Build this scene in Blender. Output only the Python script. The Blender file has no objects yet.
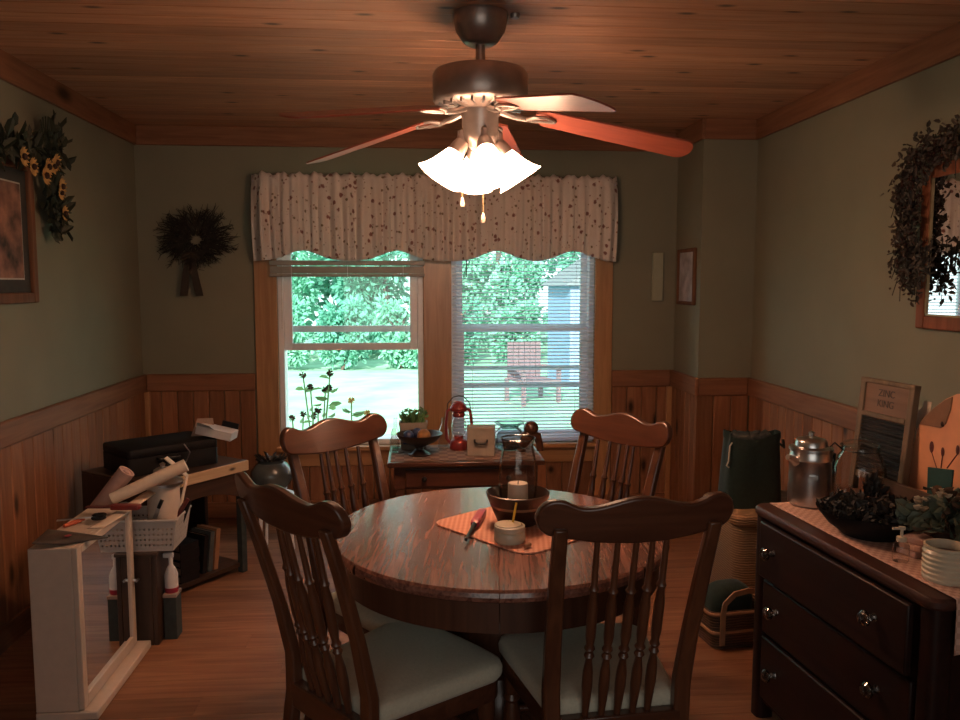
import bpy, math, random
from math import sin, cos, pi, radians as RD, sqrt, atan2
from mathutils import Matrix, Vector, Euler
random.seed(7)
C = bpy.context.scene.collection
SC = bpy.context.scene

# ------------------------------------------------------------------ survey of the room (metres)
CAM = Vector((0, 0, 1.48)); FPX = 805.0; PITCH = .095; YAW = .079
XL, XR, YB, YF = -1.694, 1.998, 5.117, -1.0         # left, right, back and rear walls
XB, YC = 1.673, 4.655                                # chimney breast
ZC, ZRAIL = 2.43, .919
_fw = Vector((sin(YAW)*cos(PITCH), cos(YAW)*cos(PITCH), -sin(PITCH)))
_rt = Vector((cos(YAW), -sin(YAW), 0)); _up = _rt.cross(_fw)
def _ray(x, y): return _fw + _rt*((x-480)/FPX) - _up*((y-360)/FPX)
def onz(x, y, z): d = _ray(x, y); return CAM + d*((z-CAM.z)/d.z)
def ony(x, y, Y): d = _ray(x, y); return CAM + d*(Y/d.y)
def onx(x, y, X): d = _ray(x, y); return CAM + d*(X/d.x)

# ------------------------------------------------------------------ materials
def nt(name):
    m = bpy.data.materials.new(name); m.use_nodes = True
    n = m.node_tree.nodes; l = m.node_tree.links
    return m, n, l, n['Principled BSDF']
def setp(b, rough=.5, metal=0, coat=0, spec=.5, trans=0, sheen=0):
    b.inputs['Roughness'].default_value = rough; b.inputs['Metallic'].default_value = metal
    b.inputs['Coat Weight'].default_value = coat; b.inputs['Specular IOR Level'].default_value = spec
    b.inputs['Transmission Weight'].default_value = trans; b.inputs['Sheen Weight'].default_value = sheen
def ramp(n, stops):
    r = n.new('ShaderNodeValToRGB'); e = r.color_ramp.elements
    while len(e) < len(stops): e.new(.5)
    for q, (p, c) in zip(e, stops): q.position = p; q.color = (*c, 1)
    return r
def plain(name, col, rough=.5, metal=0, coat=0, var=.12, scale=30, bump=0, spec=.5, sheen=0):
    m, n, l, b = nt(name); setp(b, rough, metal, coat, spec, 0, sheen)
    tc = n.new('ShaderNodeTexCoord'); no = n.new('ShaderNodeTexNoise'); no.inputs['Scale'].default_value = scale
    no.inputs['Detail'].default_value = 4
    l.new(tc.outputs['Object'], no.inputs['Vector'])
    r = ramp(n, [(.3, [max(0, c*(1-var)) for c in col]), (.7, [min(1, c*(1+var)) for c in col])])
    l.new(no.outputs['Fac'], r.inputs['Fac']); l.new(r.outputs['Color'], b.inputs['Base Color'])
    if bump:
        bp = n.new('ShaderNodeBump'); bp.inputs['Strength'].default_value = bump; bp.inputs['Distance'].default_value = .01
        l.new(no.outputs['Fac'], bp.inputs['Height']); l.new(bp.outputs['Normal'], b.inputs['Normal'])
    return m
def wood(name, c1, c2, axis='Z', rough=.4, coat=0, knots=0, fine=22, tonevar=.35, spec=.5, contrast=(.3, .7)):
    """long grain along one axis; every board's 'tone' attribute shifts its pattern and brightness"""
    m, n, l, b = nt(name); setp(b, rough, 0, coat, spec)
    b.inputs['Coat Roughness'].default_value = .18
    tc = n.new('ShaderNodeTexCoord'); at = n.new('ShaderNodeAttribute'); at.attribute_name = 'tone'
    ad = n.new('ShaderNodeVectorMath'); ad.operation = 'MULTIPLY_ADD'; ad.inputs[1].default_value = (1, 1, 1)
    ml = n.new('ShaderNodeVectorMath'); ml.operation = 'SCALE'; ml.inputs['Scale'].default_value = 9.0
    l.new(at.outputs['Color'], ml.inputs[0]); l.new(tc.outputs['Object'], ad.inputs[0]); l.new(ml.outputs[0], ad.inputs[2])
    mp = n.new('ShaderNodeMapping'); s = {'X': (.07, 1, 1), 'Y': (1, .07, 1), 'Z': (1, 1, .07)}[axis]
    mp.inputs['Scale'].default_value = [k*fine for k in s]; l.new(ad.outputs[0], mp.inputs['Vector'])
    no = n.new('ShaderNodeTexNoise'); no.inputs['Scale'].default_value = 1.6; no.inputs['Detail'].default_value = 6
    no.inputs['Distortion'].default_value = .8; l.new(mp.outputs['Vector'], no.inputs['Vector'])
    r = ramp(n, [(contrast[0], c1), (contrast[1], c2)]); l.new(no.outputs['Fac'], r.inputs['Fac'])
    col = r.outputs['Color']
    if knots:
        sx_ = n.new('ShaderNodeSeparateXYZ'); l.new(ad.outputs[0], sx_.inputs[0])
        al_, o1, o2 = {'X': (0, 1, 2), 'Y': (1, 0, 2), 'Z': (2, 0, 1)}[axis]
        sm_ = n.new('ShaderNodeMath'); sm_.operation = 'ADD'; l.new(sx_.outputs[o1], sm_.inputs[0]); l.new(sx_.outputs[o2], sm_.inputs[1])
        sc2 = n.new('ShaderNodeMath'); sc2.operation = 'MULTIPLY'; sc2.inputs[1].default_value = .4; l.new(sx_.outputs[al_], sc2.inputs[0])
        cb = n.new('ShaderNodeCombineXYZ'); l.new(sc2.outputs[0], cb.inputs[0]); l.new(sm_.outputs[0], cb.inputs[1])
        vo = n.new('ShaderNodeTexVoronoi'); vo.voronoi_dimensions = '2D'; vo.inputs['Scale'].default_value = knots; l.new(cb.outputs[0], vo.inputs['Vector'])
        kr = ramp(n, [(.03, (1, 1, 1)), (.10, (0, 0, 0))]); l.new(vo.outputs['Distance'], kr.inputs['Fac'])
        sp = n.new('ShaderNodeSeparateColor'); l.new(vo.outputs['Color'], sp.inputs[0])
        gt = n.new('ShaderNodeMath'); gt.operation = 'GREATER_THAN'; gt.inputs[1].default_value = .45; l.new(sp.outputs[0], gt.inputs[0])
        mu = n.new('ShaderNodeMath'); mu.operation = 'MULTIPLY'; l.new(kr.outputs['Color'], mu.inputs[0]); l.new(gt.outputs[0], mu.inputs[1])
        mx = n.new('ShaderNodeMix'); mx.data_type = 'RGBA'; l.new(mu.outputs[0], mx.inputs[0]); l.new(col, mx.inputs[6])
        mx.inputs[7].default_value = (*[k*.16 for k in c1], 1); col = mx.outputs[2]
    hs = n.new('ShaderNodeHueSaturation')
    mr = n.new('ShaderNodeMapRange'); mr.inputs['To Min'].default_value = 1-tonevar; mr.inputs['To Max'].default_value = 1+tonevar
    l.new(at.outputs['Fac'], mr.inputs['Value']); l.new(mr.outputs[0], hs.inputs['Value']); l.new(col, hs.inputs['Color'])
    l.new(hs.outputs['Color'], b.inputs['Base Color'])
    bp = n.new('ShaderNodeBump'); bp.inputs['Strength'].default_value = .12; bp.inputs['Distance'].default_value = .004
    l.new(no.outputs['Fac'], bp.inputs['Height']); l.new(bp.outputs['Normal'], b.inputs['Normal'])
    return m
def glassm(name, tint=(1, 1, 1), refl=.12, rough=.02, edge=1.0):
    m, n, l, b = nt(name); out = n['Material Output']; n.remove(b)
    t = n.new('ShaderNodeBsdfTransparent'); t.inputs[0].default_value = (*tint, 1)
    g = n.new('ShaderNodeBsdfGlossy'); g.inputs['Roughness'].default_value = rough
    f = n.new('ShaderNodeLayerWeight'); f.inputs['Blend'].default_value = refl
    mu = n.new('ShaderNodeMath'); mu.operation = 'MULTIPLY_ADD'; mu.inputs[1].default_value = edge; mu.inputs[2].default_value = .03; l.new(f.outputs['Fresnel'], mu.inputs[0])
    mx = n.new('ShaderNodeMixShader'); l.new(mu.outputs[0], mx.inputs[0]); l.new(t.outputs[0], mx.inputs[1]); l.new(g.outputs[0], mx.inputs[2])
    l.new(mx.outputs[0], out.inputs['Surface'])
    return m
def emis(name, col, st):
    m, n, l, b = nt(name); b.inputs['Base Color'].default_value = (*col, 1)
    b.inputs['Emission Color'].default_value = (*col, 1); b.inputs['Emission Strength'].default_value = st
    return m
def check(name, a, bcol, scale, rough=.9):
    m, n, l, b = nt(name); setp(b, rough)
    tc = n.new('ShaderNodeTexCoord'); ck = n.new('ShaderNodeTexChecker'); ck.inputs['Scale'].default_value = scale
    ck.inputs['Color1'].default_value = (*a, 1); ck.inputs['Color2'].default_value = (*bcol, 1)
    no = n.new('ShaderNodeTexNoise'); no.inputs['Scale'].default_value = 60
    mx = n.new('ShaderNodeMix'); mx.data_type = 'RGBA'; mx.inputs[0].default_value = .3
    l.new(tc.outputs['Object'], ck.inputs['Vector']); l.new(tc.outputs['Object'], no.inputs['Vector'])
    l.new(ck.outputs['Color'], mx.inputs[6]); mx.inputs[7].default_value = (*[(x+y)/2 for x, y in zip(a, bcol)], 1)
    l.new(mx.outputs[2], b.inputs['Base Color'])
    bp = n.new('ShaderNodeBump'); bp.inputs['Strength'].default_value = .3; bp.inputs['Distance'].default_value = .002
    l.new(no.outputs['Fac'], bp.inputs['Height']); l.new(bp.outputs['Normal'], b.inputs['Normal'])
    return m
def floral(name):
    m, n, l, b = nt(name); setp(b, .95, sheen=.2)
    tc = n.new('ShaderNodeTexCoord')
    base = (.74, .66, .60)
    col = None
    prev = n.new('ShaderNodeRGB'); prev.outputs[0].default_value = (*base, 1); col = prev.outputs[0]
    for sc_, thr, c, off in ((16, .215, (.25, .11, .09), 0), (20, .175, (.22, .16, .09), 3.3), (27, .15, (.38, .23, .18), 7.7)):
        mp = n.new('ShaderNodeMapping'); mp.inputs['Location'].default_value = (off, off, off); l.new(tc.outputs['Object'], mp.inputs['Vector'])
        ns = n.new('ShaderNodeTexNoise'); ns.inputs['Scale'].default_value = 70; l.new(mp.outputs['Vector'], ns.inputs['Vector'])
        vo = n.new('ShaderNodeTexVoronoi'); vo.inputs['Scale'].default_value = sc_; l.new(mp.outputs['Vector'], vo.inputs['Vector'])
        ad = n.new('ShaderNodeMath'); ad.operation = 'MULTIPLY_ADD'; ad.inputs[1].default_value = .3; l.new(ns.outputs['Fac'], ad.inputs[0]); l.new(vo.outputs['Distance'], ad.inputs[2])
        r = ramp(n, [(thr+.1, (1, 1, 1)), (thr+.17, (0, 0, 0))]); l.new(ad.outputs[0], r.inputs['Fac'])
        mx = n.new('ShaderNodeMix'); mx.data_type = 'RGBA'; l.new(r.outputs['Color'], mx.inputs[0]); l.new(col, mx.inputs[6]); mx.inputs[7].default_value = (*c, 1)
        col = mx.outputs[2]
    l.new(col, b.inputs['Base Color'])
    tr = n.new('ShaderNodeBsdfTranslucent'); l.new(col, tr.inputs[0]); ms = n.new('ShaderNodeMixShader'); ms.inputs[0].default_value = .12
    l.new(b.outputs[0], ms.inputs[1]); l.new(tr.outputs[0], ms.inputs[2]); l.new(ms.outputs[0], n['Material Output'].inputs['Surface'])
    return m
def leafm(name, col, var=.45, transl=.35):
    m, n, l, b = nt(name); setp(b, .6)
    at = n.new('ShaderNodeAttribute'); at.attribute_name = 'tone'
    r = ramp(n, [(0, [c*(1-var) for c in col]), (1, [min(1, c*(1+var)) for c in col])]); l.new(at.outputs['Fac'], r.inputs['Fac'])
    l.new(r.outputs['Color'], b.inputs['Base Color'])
    tr = n.new('ShaderNodeBsdfTranslucent'); l.new(r.outputs['Color'], tr.inputs[0]); ms = n.new('ShaderNodeMixShader'); ms.inputs[0].default_value = transl
    l.new(b.outputs[0], ms.inputs[1]); l.new(tr.outputs[0], ms.inputs[2]); l.new(ms.outputs[0], n['Material Output'].inputs['Surface'])
    return m
def wicker(name, a, bcol, scale=60):
    m, n, l, b = nt(name); setp(b, .75)
    tc = n.new('ShaderNodeTexCoord'); wv = n.new('ShaderNodeTexWave'); wv.bands_direction = 'Z'; wv.inputs['Scale'].default_value = scale/4; wv.inputs['Distortion'].default_value = 2.5
    l.new(tc.outputs['Object'], wv.inputs['Vector']); r = ramp(n, [(.2, a), (.8, bcol)]); l.new(wv.outputs['Fac'], r.inputs['Fac']); l.new(r.outputs['Color'], b.inputs['Base Color'])
    bp = n.new('ShaderNodeBump'); bp.inputs['Strength'].default_value = .6; bp.inputs['Distance'].default_value = .006; l.new(wv.outputs['Fac'], bp.inputs['Height']); l.new(bp.outputs['Normal'], b.inputs['Normal'])
    return m

M = {}
M['paint'] = plain('sage_paint', (.215, .205, .145), .75, var=.05, scale=3, bump=.03, spec=.3)
M['ceil'] = wood('ceiling_pine', (.40, .19, .105), (.58, .31, .18), 'X', .45, .1, knots=5.5, tonevar=.24)
M['floor'] = wood('floor_oak', (.19, .082, .042), (.31, .15, .078), 'X', .55, 0, tonevar=.25, spec=.22)
M['pineZ'] = wood('wainscot_pine', (.205, .084, .041), (.32, .145, .071), 'Z', .55, 0, knots=3.6, tonevar=.3, spec=.22)
M['trimX'] = wood('trim_pine_long', (.185, .080, .043), (.275, .128, .067), 'X', .55, 0, knots=2.2, tonevar=.12, spec=.2)
M['trimY'] = wood('trim_pine_deep', (.185, .080, .043), (.275, .128, .067), 'Y', .55, 0, knots=2.2, tonevar=.12, spec=.2)
M['caseZ'] = wood('casing_pine', (.33, .16, .065), (.47, .25, .11), 'Z', .36, .2, knots=2.0, tonevar=.12)
M['caseX'] = wood('sill_pine', (.33, .16, .065), (.47, .25, .11), 'X', .36, .2, tonevar=.1)
M['vinyl'] = plain('white_vinyl', (.86, .85, .88), .35, var=.03)
M['screen'] = plain('screen_bar', (.16, .18, .19), .5)
M['pane'] = glassm('window_glass', (.93, .97, .97), .08)
M['blind'] = leafm('blind_white', (.84, .83, .90), .02, .55)
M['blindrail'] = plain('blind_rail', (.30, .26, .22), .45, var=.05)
M['floral'] = floral('floral_cotton')
M['oak'] = wood('chair_oak', (.062, .022, .011), (.115, .043, .020), 'Z', .32, .25, tonevar=.15)
M['oakX'] = wood('chair_oak_cross', (.052, .018, .010), (.094, .035, .019), 'X', .30, .3, tonevar=.15)
M['tableY'] = wood('table_oak', (.085, .032, .024), (.26, .115, .082), 'Y', .27, .5, fine=48, tonevar=.22, contrast=(.30, .70))
M['tabled'] = wood('table_oak_dark', (.05, .019, .011), (.09, .036, .02), 'Z', .35, .3)
M['cushion'] = plain('seat_cloth', (.53, .51, .41), .9, var=.06, scale=120, bump=.15, sheen=.2)
M['nickel'] = plain('brushed_nickel', (.33, .27, .24), .33, .7, var=.06, scale=50)
M['steel'] = plain('aluminium', (.58, .58, .58), .28, 1, var=.08, scale=40)
M['blade'] = wood('fan_blade_cherry', (.27, .062, .034), (.36, .088, .05), 'X', .42, .15, tonevar=.05)
M['shade'] = emis('frosted_glass_lit', (1, .63, .41), 21)
M['bulb'] = emis('bulb_lit', (1, .78, .52), 25)
M['brass'] = plain('antique_brass', (.36, .24, .12), .5, .6)
M['blackmetal'] = plain('black_metal', (.02, .02, .02), .4, .5)
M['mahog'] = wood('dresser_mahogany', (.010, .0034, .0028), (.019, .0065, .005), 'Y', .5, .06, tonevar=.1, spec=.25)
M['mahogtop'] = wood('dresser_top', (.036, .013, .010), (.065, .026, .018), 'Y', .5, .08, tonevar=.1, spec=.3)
M['knob'] = glassm('glass_knob', (.75, .72, .7), .5, .05)
M['clear'] = glassm('clear_glass', (.965, .96, .95), .10, .03, .6)
M['blueglass'] = glassm('blue_glass', (.84, .90, .90), .18, .1, .6)
M['cream'] = plain('cream_paint', (.56, .46, .38), .5, var=.04)
M['mirror'] = plain('mirror_silver', (.8, .8, .8), .02, 1, var=.01)
M['whiteplastic'] = plain('white_plastic', (.50, .46, .43), .4, var=.04)
M['paper'] = plain('cream_paper', (.70, .58, .46), .8, var=.05)
M['pinkpaper'] = plain('pinkish_paper', (.46, .29, .25), .8, var=.08)
M['white'] = plain('white_card', (.62, .60, .60), .7, var=.05)
M['tancard'] = plain('tan_card', (.34, .24, .19), .8)
M['black'] = plain('black_case', (.009, .008, .009), .6, var=.2, spec=.2)
M['darkbrown'] = wood('dark_stained_pine', (.032, .017, .011), (.06, .032, .02), 'Z', .5, .1)
M['darkbrownX'] = wood('dark_stained_pine_long', (.035, .018, .012), (.065, .034, .021), 'X', .45, .15)
M['plank'] = wood('raw_plank', (.42, .28, .16), (.55, .39, .24), 'X', .6, knots=9)
M['red'] = plain('red_enamel', (.21, .024, .022), .4)
M['redplastic'] = plain('red_plastic', (.36, .03, .06), .35)
M['orangeplastic'] = plain('orange_plastic', (.50, .10, .04), .4)
M['leaflet'] = plain('dark_leaflet', (.06, .045, .035), .6, var=.5, scale=18)
M['pot'] = plain('bluegrey_glaze', (.075, .088, .09), .25, coat=.4, var=.25, scale=12)
M['candle'] = plain('candle_wax', (.72, .58, .47), .55, var=.02)
M['bowl'] = plain('dark_glaze', (.030, .015, .011), .35, coat=.15, var=.25)
M['stripe'] = plain('tan_stripe', (.20, .12, .07), .4)
M['crock'] = plain('cream_stoneware', (.55, .48, .36), .4, var=.06, coat=.2)
M['crockb'] = plain('brown_stoneware', (.07, .03, .02), .35)
M['pencil'] = plain('yellow_pencil', (.75, .5, .06), .5)
M['nub'] = plain('brown_wood_nub', (.35, .16, .08), .6)
M['check'] = check('pink_check_cloth', (.72, .40, .28), (.50, .19, .13), 95)
M['runner'] = check('pink_lace_runner', (.62, .40, .32), (.42, .24, .19), 70)
M['stripecloth'] = check('striped_runner', (.28, .19, .15), (.13, .075, .055), 22)
M['dried'] = leafm('dried_petals', (.030, .024, .02), .7, .1)
M['garlandleaf'] = leafm('garland_leaves', (.060, .044, .032), .6, .15)
M['twig'] = plain('dark_twig', (.022, .017, .012), .8, var=.3)
M['ribbon'] = plain('brown_ribbon', (.028, .019, .013), .8)
M['sageleaf'] = leafm('dried_sage_leaves', (.045, .05, .03), .5, .15)
M['eucal'] = leafm('greygreen_leaves', (.12, .15, .11), .4, .2)
M['petal'] = plain('yellow_petals', (.48, .28, .09), .8, var=.3)
M['ivory'] = plain('ivory_petals', (.52, .42, .30), .8, var=.15)
M['seed'] = plain('dark_seed', (.05, .02, .012), .9)
M['framewood'] = wood('frame_walnut', (.10, .042, .02), (.17, .075, .038), 'Z', .65, 0, spec=.2)
M['mirrorframe'] = wood('frame_cherry', (.14, .045, .02), (.22, .075, .035), 'Z', .6, 0, spec=.2)
M['matboard'] = plain('dark_mat', (.035, .028, .024), .8)
M['matline'] = plain('pale_mat_line', (.42, .38, .33), .7)
M['orange'] = plain('orange_board', (.70, .31, .16), .75, var=.12, scale=9)
M['fanbrown'] = plain('brown_paint', (.22, .105, .055), .8, var=.1)
M['teal'] = plain('teal_paint', (.012, .06, .055), .7)
M['maroon'] = plain('maroon_paint', (.12, .025, .02), .8)
M['greenbag'] = plain('green_cloth', (.0075, .021, .017), .9, var=.2, sheen=.1, bump=.1, scale=60)
M['greylining'] = plain('grey_lining', (.035, .042, .04), .9, var=.2)
M['wicker'] = wicker('tan_wicker', (.20, .12, .062), (.32, .20, .11), 110)
M['wickerd'] = wicker('dark_wicker', (.05, .028, .018), (.12, .07, .042), 110)
M['basketwood'] = plain('basket_splint', (.36, .19, .10), .6, var=.15)
M['washwood'] = wood('washboard_wood', (.095, .062, .036), (.165, .108, .064), 'Z', .65)
M['washpanel'] = wood('washboard_panel', (.125, .068, .044), (.175, .098, .062), 'X', .65)
M['washmetal'] = plain('dull_zinc', (.05, .05, .052), .5, .6, var=.25)
M['trayW'] = wood('tray_wood', (.05, .026, .015), (.095, .05, .03), 'Y', .5)
M['label'] = plain('cream_label', (.50, .43, .33), .7, var=.08)
M['cratewhite'] = plain('whitewashed_wood', (.31, .26, .21), .8, var=.15, scale=14)
M['blueflower'] = plain('blue_glaze', (.035, .05, .12), .4, var=.5, scale=40)
M['grass'] = plain('lawn_grass', (.22, .44, .29), .95, var=.25, scale=1.5)
M['leafA'] = leafm('bright_leaves', (.24, .56, .40), .4, .4)
M['leafB'] = leafm('deep_leaves', (.18, .48, .35), .4, .4)
M['leafC'] = leafm('garden_leaves', (.16, .27, .10), .5)
M['bark'] = plain('bark', (.10, .075, .06), .9, var=.3)
M['bluepaint'] = plain('blue_shed_paint', (.20, .30, .46), .7)
M['redwood'] = plain('patio_wood', (.20, .13, .14), .7)
M['printart'] = plain('faded_print', (.40, .36, .36), .6, var=.35, scale=14)
M['artstill'] = plain('still_life_art', (.20, .09, .06), .7, var=.9, scale=11)
M['fleshart'] = plain('art_rose', (.36, .16, .11), .7, var=.4, scale=20)
M['chime'] = plain('pale_sage_plastic', (.33, .33, .23), .5, var=.03)
M['soil'] = plain('soil', (.02, .014, .01), .95)

# ------------------------------------------------------------------ mesh builder
class MB:
    def __init__(s): s.v = []; s.f = []; s.t = []
    def add(s, vs, fs, tone=.5, X=None):
        b = len(s.v)
        s.v += [tuple(X @ Vector(p)) if X else tuple(p) for p in vs]
        s.f += [tuple(b+i for i in q) for q in fs]; s.t += [tone]*len(fs); return s
    def box(s, x0, x1, y0, y1, z0, z1, tone=.5, X=None):
        vs = [(x, y, z) for z in (z0, z1) for y in (y0, y1) for x in (x0, x1)]
        return s.add(vs, [(0, 2, 3, 1), (4, 5, 7, 6), (0, 1, 5, 4), (2, 6, 7, 3), (0, 4, 6, 2), (1, 3, 7, 5)], tone, X)
    def lathe(s, prof, seg=24, X=None, tone=.5, cap=True, sx=1, sy=1, wob=None):
        vs = []; fs = []; n = len(prof)
        for r, z in prof:
            for k in range(seg):
                a = 2*pi*k/seg; w = wob(a, z) if wob else 1
                vs.append((r*w*cos(a)*sx, r*w*sin(a)*sy, z))
        for i in range(n-1):
            for k in range(seg):
                fs.append((i*seg+k, i*seg+(k+1) % seg, (i+1)*seg+(k+1) % seg, (i+1)*seg+k))
        if cap:
            if prof[0][0] > 1e-4: fs.append(tuple(range(seg-1, -1, -1)))
            if prof[-1][0] > 1e-4: fs.append(tuple((n-1)*seg+k for k in range(seg)))
        return s.add(vs, fs, tone, X)
    def tube(s, pts, r, seg=8, tone=.5, X=None):
        pts = [Vector(p) for p in pts]; n = len(pts); rs = r if isinstance(r, (list, tuple)) else [r]*n
        vs = []; fs = []; prev = None
        for i, p in enumerate(pts):
            t = (pts[min(i+1, n-1)]-pts[max(i-1, 0)])
            if t.length < 1e-9: t = Vector((0, 0, 1))
            t.normalize()
            if prev is None: u = t.cross(Vector((0, 0, 1)) if abs(t.z) < .9 else Vector((1, 0, 0)))
            else: u = prev - t*prev.dot(t)
            u.normalize(); prev = u; w = t.cross(u)
            for k in range(seg):
                a = 2*pi*k/seg; vs.append(tuple(p+(u*cos(a)+w*sin(a))*rs[i]))
        for i in range(n-1):
            for k in range(seg): fs.append((i*seg+k, i*seg+(k+1) % seg, (i+1)*seg+(k+1) % seg, (i+1)*seg+k))
        fs += [tuple(range(seg-1, -1, -1)), tuple((n-1)*seg+k for k in range(seg))]
        return s.add(vs, fs, tone, X)
    def ribbon(s, pts, w, th, tone=.5, X=None):
        """flat bar along points in the xz plane-ish: width along local side, thickness th"""
        pts = [Vector(p) for p in pts]; vs = []; fs = []; n = len(pts)
        for i, p in enumerate(pts):
            t = (pts[min(i+1, n-1)]-pts[max(i-1, 0)]).normalized(); sd = w
            u = Vector(sd) if isinstance(sd, (tuple, Vector)) else t.cross(Vector((0, 1, 0))).normalized()*sd
            q = t.cross(u).normalized()*th/2; u = u/2
            vs += [tuple(p-u-q), tuple(p+u-q), tuple(p+u+q), tuple(p-u+q)]
        for i in range(n-1):
            a = 4*i
            for k in range(4): fs.append((a+k, a+(k+1) % 4, a+4+(k+1) % 4, a+4+k))
        fs += [(3, 2, 1, 0), (4*n-4, 4*n-3, 4*n-2, 4*n-1)]
        return s.add(vs, fs, tone, X)
    def prism(s, poly, y0, y1, X=None, tone=.5):
        """polygon in (x,z), counter-clockwise seen from -y, extruded along y"""
        n = len(poly); vs = [(x, y0, z) for x, z in poly]+[(x, y1, z) for x, z in poly]
        fs = [tuple(range(n)), tuple(range(2*n-1, n-1, -1))]+[(i, n+i, n+(i+1) % n, (i+1) % n) for i in range(n)]
        return s.add(vs, fs, tone, X)
    def rings(s, outline, lv, X=None, tone=.5, c=(0, 0)):
        """stack of scaled copies of a closed xy outline; lv = [(scale, z)]"""
        n = len(outline); vs = []; fs = []
        for sc_, z in lv: vs += [(c[0]+(x-c[0])*sc_, c[1]+(y-c[1])*sc_, z) for x, y in outline]
        for i in range(len(lv)-1):
            for k in range(n): fs.append((i*n+k, i*n+(k+1) % n, (i+1)*n+(k+1) % n, (i+1)*n+k))
        fs += [tuple(range(n-1, -1, -1)), tuple((len(lv)-1)*n+k for k in range(n))]
        return s.add(vs, fs, tone, X)
    def grid(s, fn, nu, nv, tone=.5, X=None):
        vs = [fn(i/nu, j/nv) for j in range(nv+1) for i in range(nu+1)]
        fs = [(j*(nu+1)+i, j*(nu+1)+i+1, (j+1)*(nu+1)+i+1, (j+1)*(nu+1)+i) for j in range(nv) for i in range(nu)]
        return s.add(vs, fs, tone, X)
    def leaf(s, p, d, L, W, tone=None, up=None):
        p = Vector(p); d = Vector(d).normalized(); u = up or Vector((random.gauss(0, 1), random.gauss(0, 1), random.gauss(0, 1)))
        w = d.cross(u)
        if w.length < 1e-4: w = d.cross(Vector((1, 0, .3)))
        w.normalize(); k = d.cross(w)*L*.12
        vs = [p, p+d*L*.35+w*W*.5+k, p+d*L*.75+w*W*.38+k, p+d*L, p+d*L*.75-w*W*.38+k, p+d*L*.35-w*W*.5+k]
        return s.add([tuple(q) for q in vs], [(0, 1, 2, 3), (0, 3, 4, 5)], random.random() if tone is None else tone)
    def build(s, name, mat, parent=None, bevel=0, seg=2, smooth=True, ang=.7, sub=0):
        me = bpy.data.meshes.new(name); me.from_pydata(s.v, [], s.f); me.update()
        at = me.attributes.new('tone', 'FLOAT_COLOR', 'CORNER')
        buf = []
        for p, t in zip(me.polygons, s.t): buf += [t, (t*7.31) % 1, (t*3.77) % 1, 1]*p.loop_total
        at.data.foreach_set('color', buf)
        if smooth:
            me.polygons.foreach_set('use_smooth', [True]*len(me.polygons)); me.set_sharp_from_angle(angle=ang)
        me.materials.append(mat); o = bpy.data.objects.new(name, me); C.objects.link(o)
        if parent: o.parent = parent
        if bevel:
            b = o.modifiers.new('bevel', 'BEVEL'); b.width = bevel; b.segments = seg; b.limit_method = 'ANGLE'; b.angle_limit = RD(40)
        if sub:
            b = o.modifiers.new('sub', 'SUBSURF'); b.levels = sub; b.render_levels = sub
        return o
def tag(o, label, cat, group=None):
    o['label'] = label; o['category'] = cat
    if group: o['group'] = group
    return o
def thing(name, label, cat, loc=(0, 0, 0), rz=0, group=None):
    o = bpy.data.objects.new(name, None); C.objects.link(o); o.location = loc; o.rotation_euler = (0, 0, rz)
    o.empty_display_size = .05
    return tag(o, label, cat, group)
def struct(o): o['kind'] = 'structure'; return o
def T(x=0, y=0, z=0, rx=0, ry=0, rz=0): return Matrix.Translation((x, y, z)) @ Euler((rx, ry, rz)).to_matrix().to_4x4()
def copy_tree(o, parent=None):
    c = o.copy(); C.objects.link(c)
    if parent: c.parent = parent
    for ch in list(o.children): copy_tree(ch, c)
    return c
def rrect(x0, x1, y0, y1, r, n=5):
    out = []
    for cx, cy, a0 in ((x1-r, y1-r, 0), (x0+r, y1-r, pi/2), (x0+r, y0+r, pi), (x1-r, y0+r, 3*pi/2)):
        out += [(cx+r*cos(a0+pi/2*k/n), cy+r*sin(a0+pi/2*k/n)) for k in range(n+1)]
    return out
def mixr(a, b): return a+(b-a)*random.random()

# ================================================================== THE SETTING
def planks(name, lo, hi, pos0, pos1, axis, width, z0, z1, mat, ends=None, depth=None):
    """boards side by side along one axis; each board its own tone"""
    mb = MB(); n = max(1, round((hi-lo)/width)); w = (hi-lo)/n; g = .0015
    for i in range(n):
        a, b = lo+i*w+g, lo+(i+1)*w-g; t = random.random()
        if axis == 'Y': mb.box(pos0, pos1, a, b, z0, z1, t)
        else: mb.box(a, b, pos0, pos1, z0, z1, t)
    return struct(mb.build(name, mat, bevel=.003, seg=1))
# floor and ceiling boards run across the room; a backing slab closes the joints
mb = MB(); n = 48; w = (YB+.02-YF)/n
for i in range(n):
    a = YF+i*w; x = XL-.02; 
    while x < XR+.02:
        L = mixr(.9, 2.2); x2 = min(XR+.02, x+L)
        mb.box(x+.0006, x2-.0006, a+.0006, a+w-.0006, -.02, 0, random.random()); x = x2
mb.box(XL-.1, XR+.1, YF-.1, YB+.1, -.06, -.012, .3)
struct(mb.build('floor', M['floor']))
mb = MB(); n = 56; w = (YB+.02-YF)/n
for i in range(n):
    a = YF+i*w
    mb.box(XL-.02, XR+.02, a+.001, a+w-.001, ZC, ZC+.02, random.random())
mb.box(XL-.1, XR+.1, YF-.1, YB+.1, ZC+.012, ZC+.08, .3)
struct(mb.build('ceiling', M['ceil'], bevel=.003, seg=1))
struct(MB().box(XL-.12, XL, YF-.12, YB+.14, -.05, ZC+.05).build('wall_left', M['paint']))
struct(MB().box(XR, XR+.12, YF-.12, YB+.14, -.05, ZC+.05).build('wall_right', M['paint']))
struct(MB().box(XL-.12, XR+.12, YF-.12, YF, -.05, ZC+.05).build('wall_rear', M['paint']))
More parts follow.
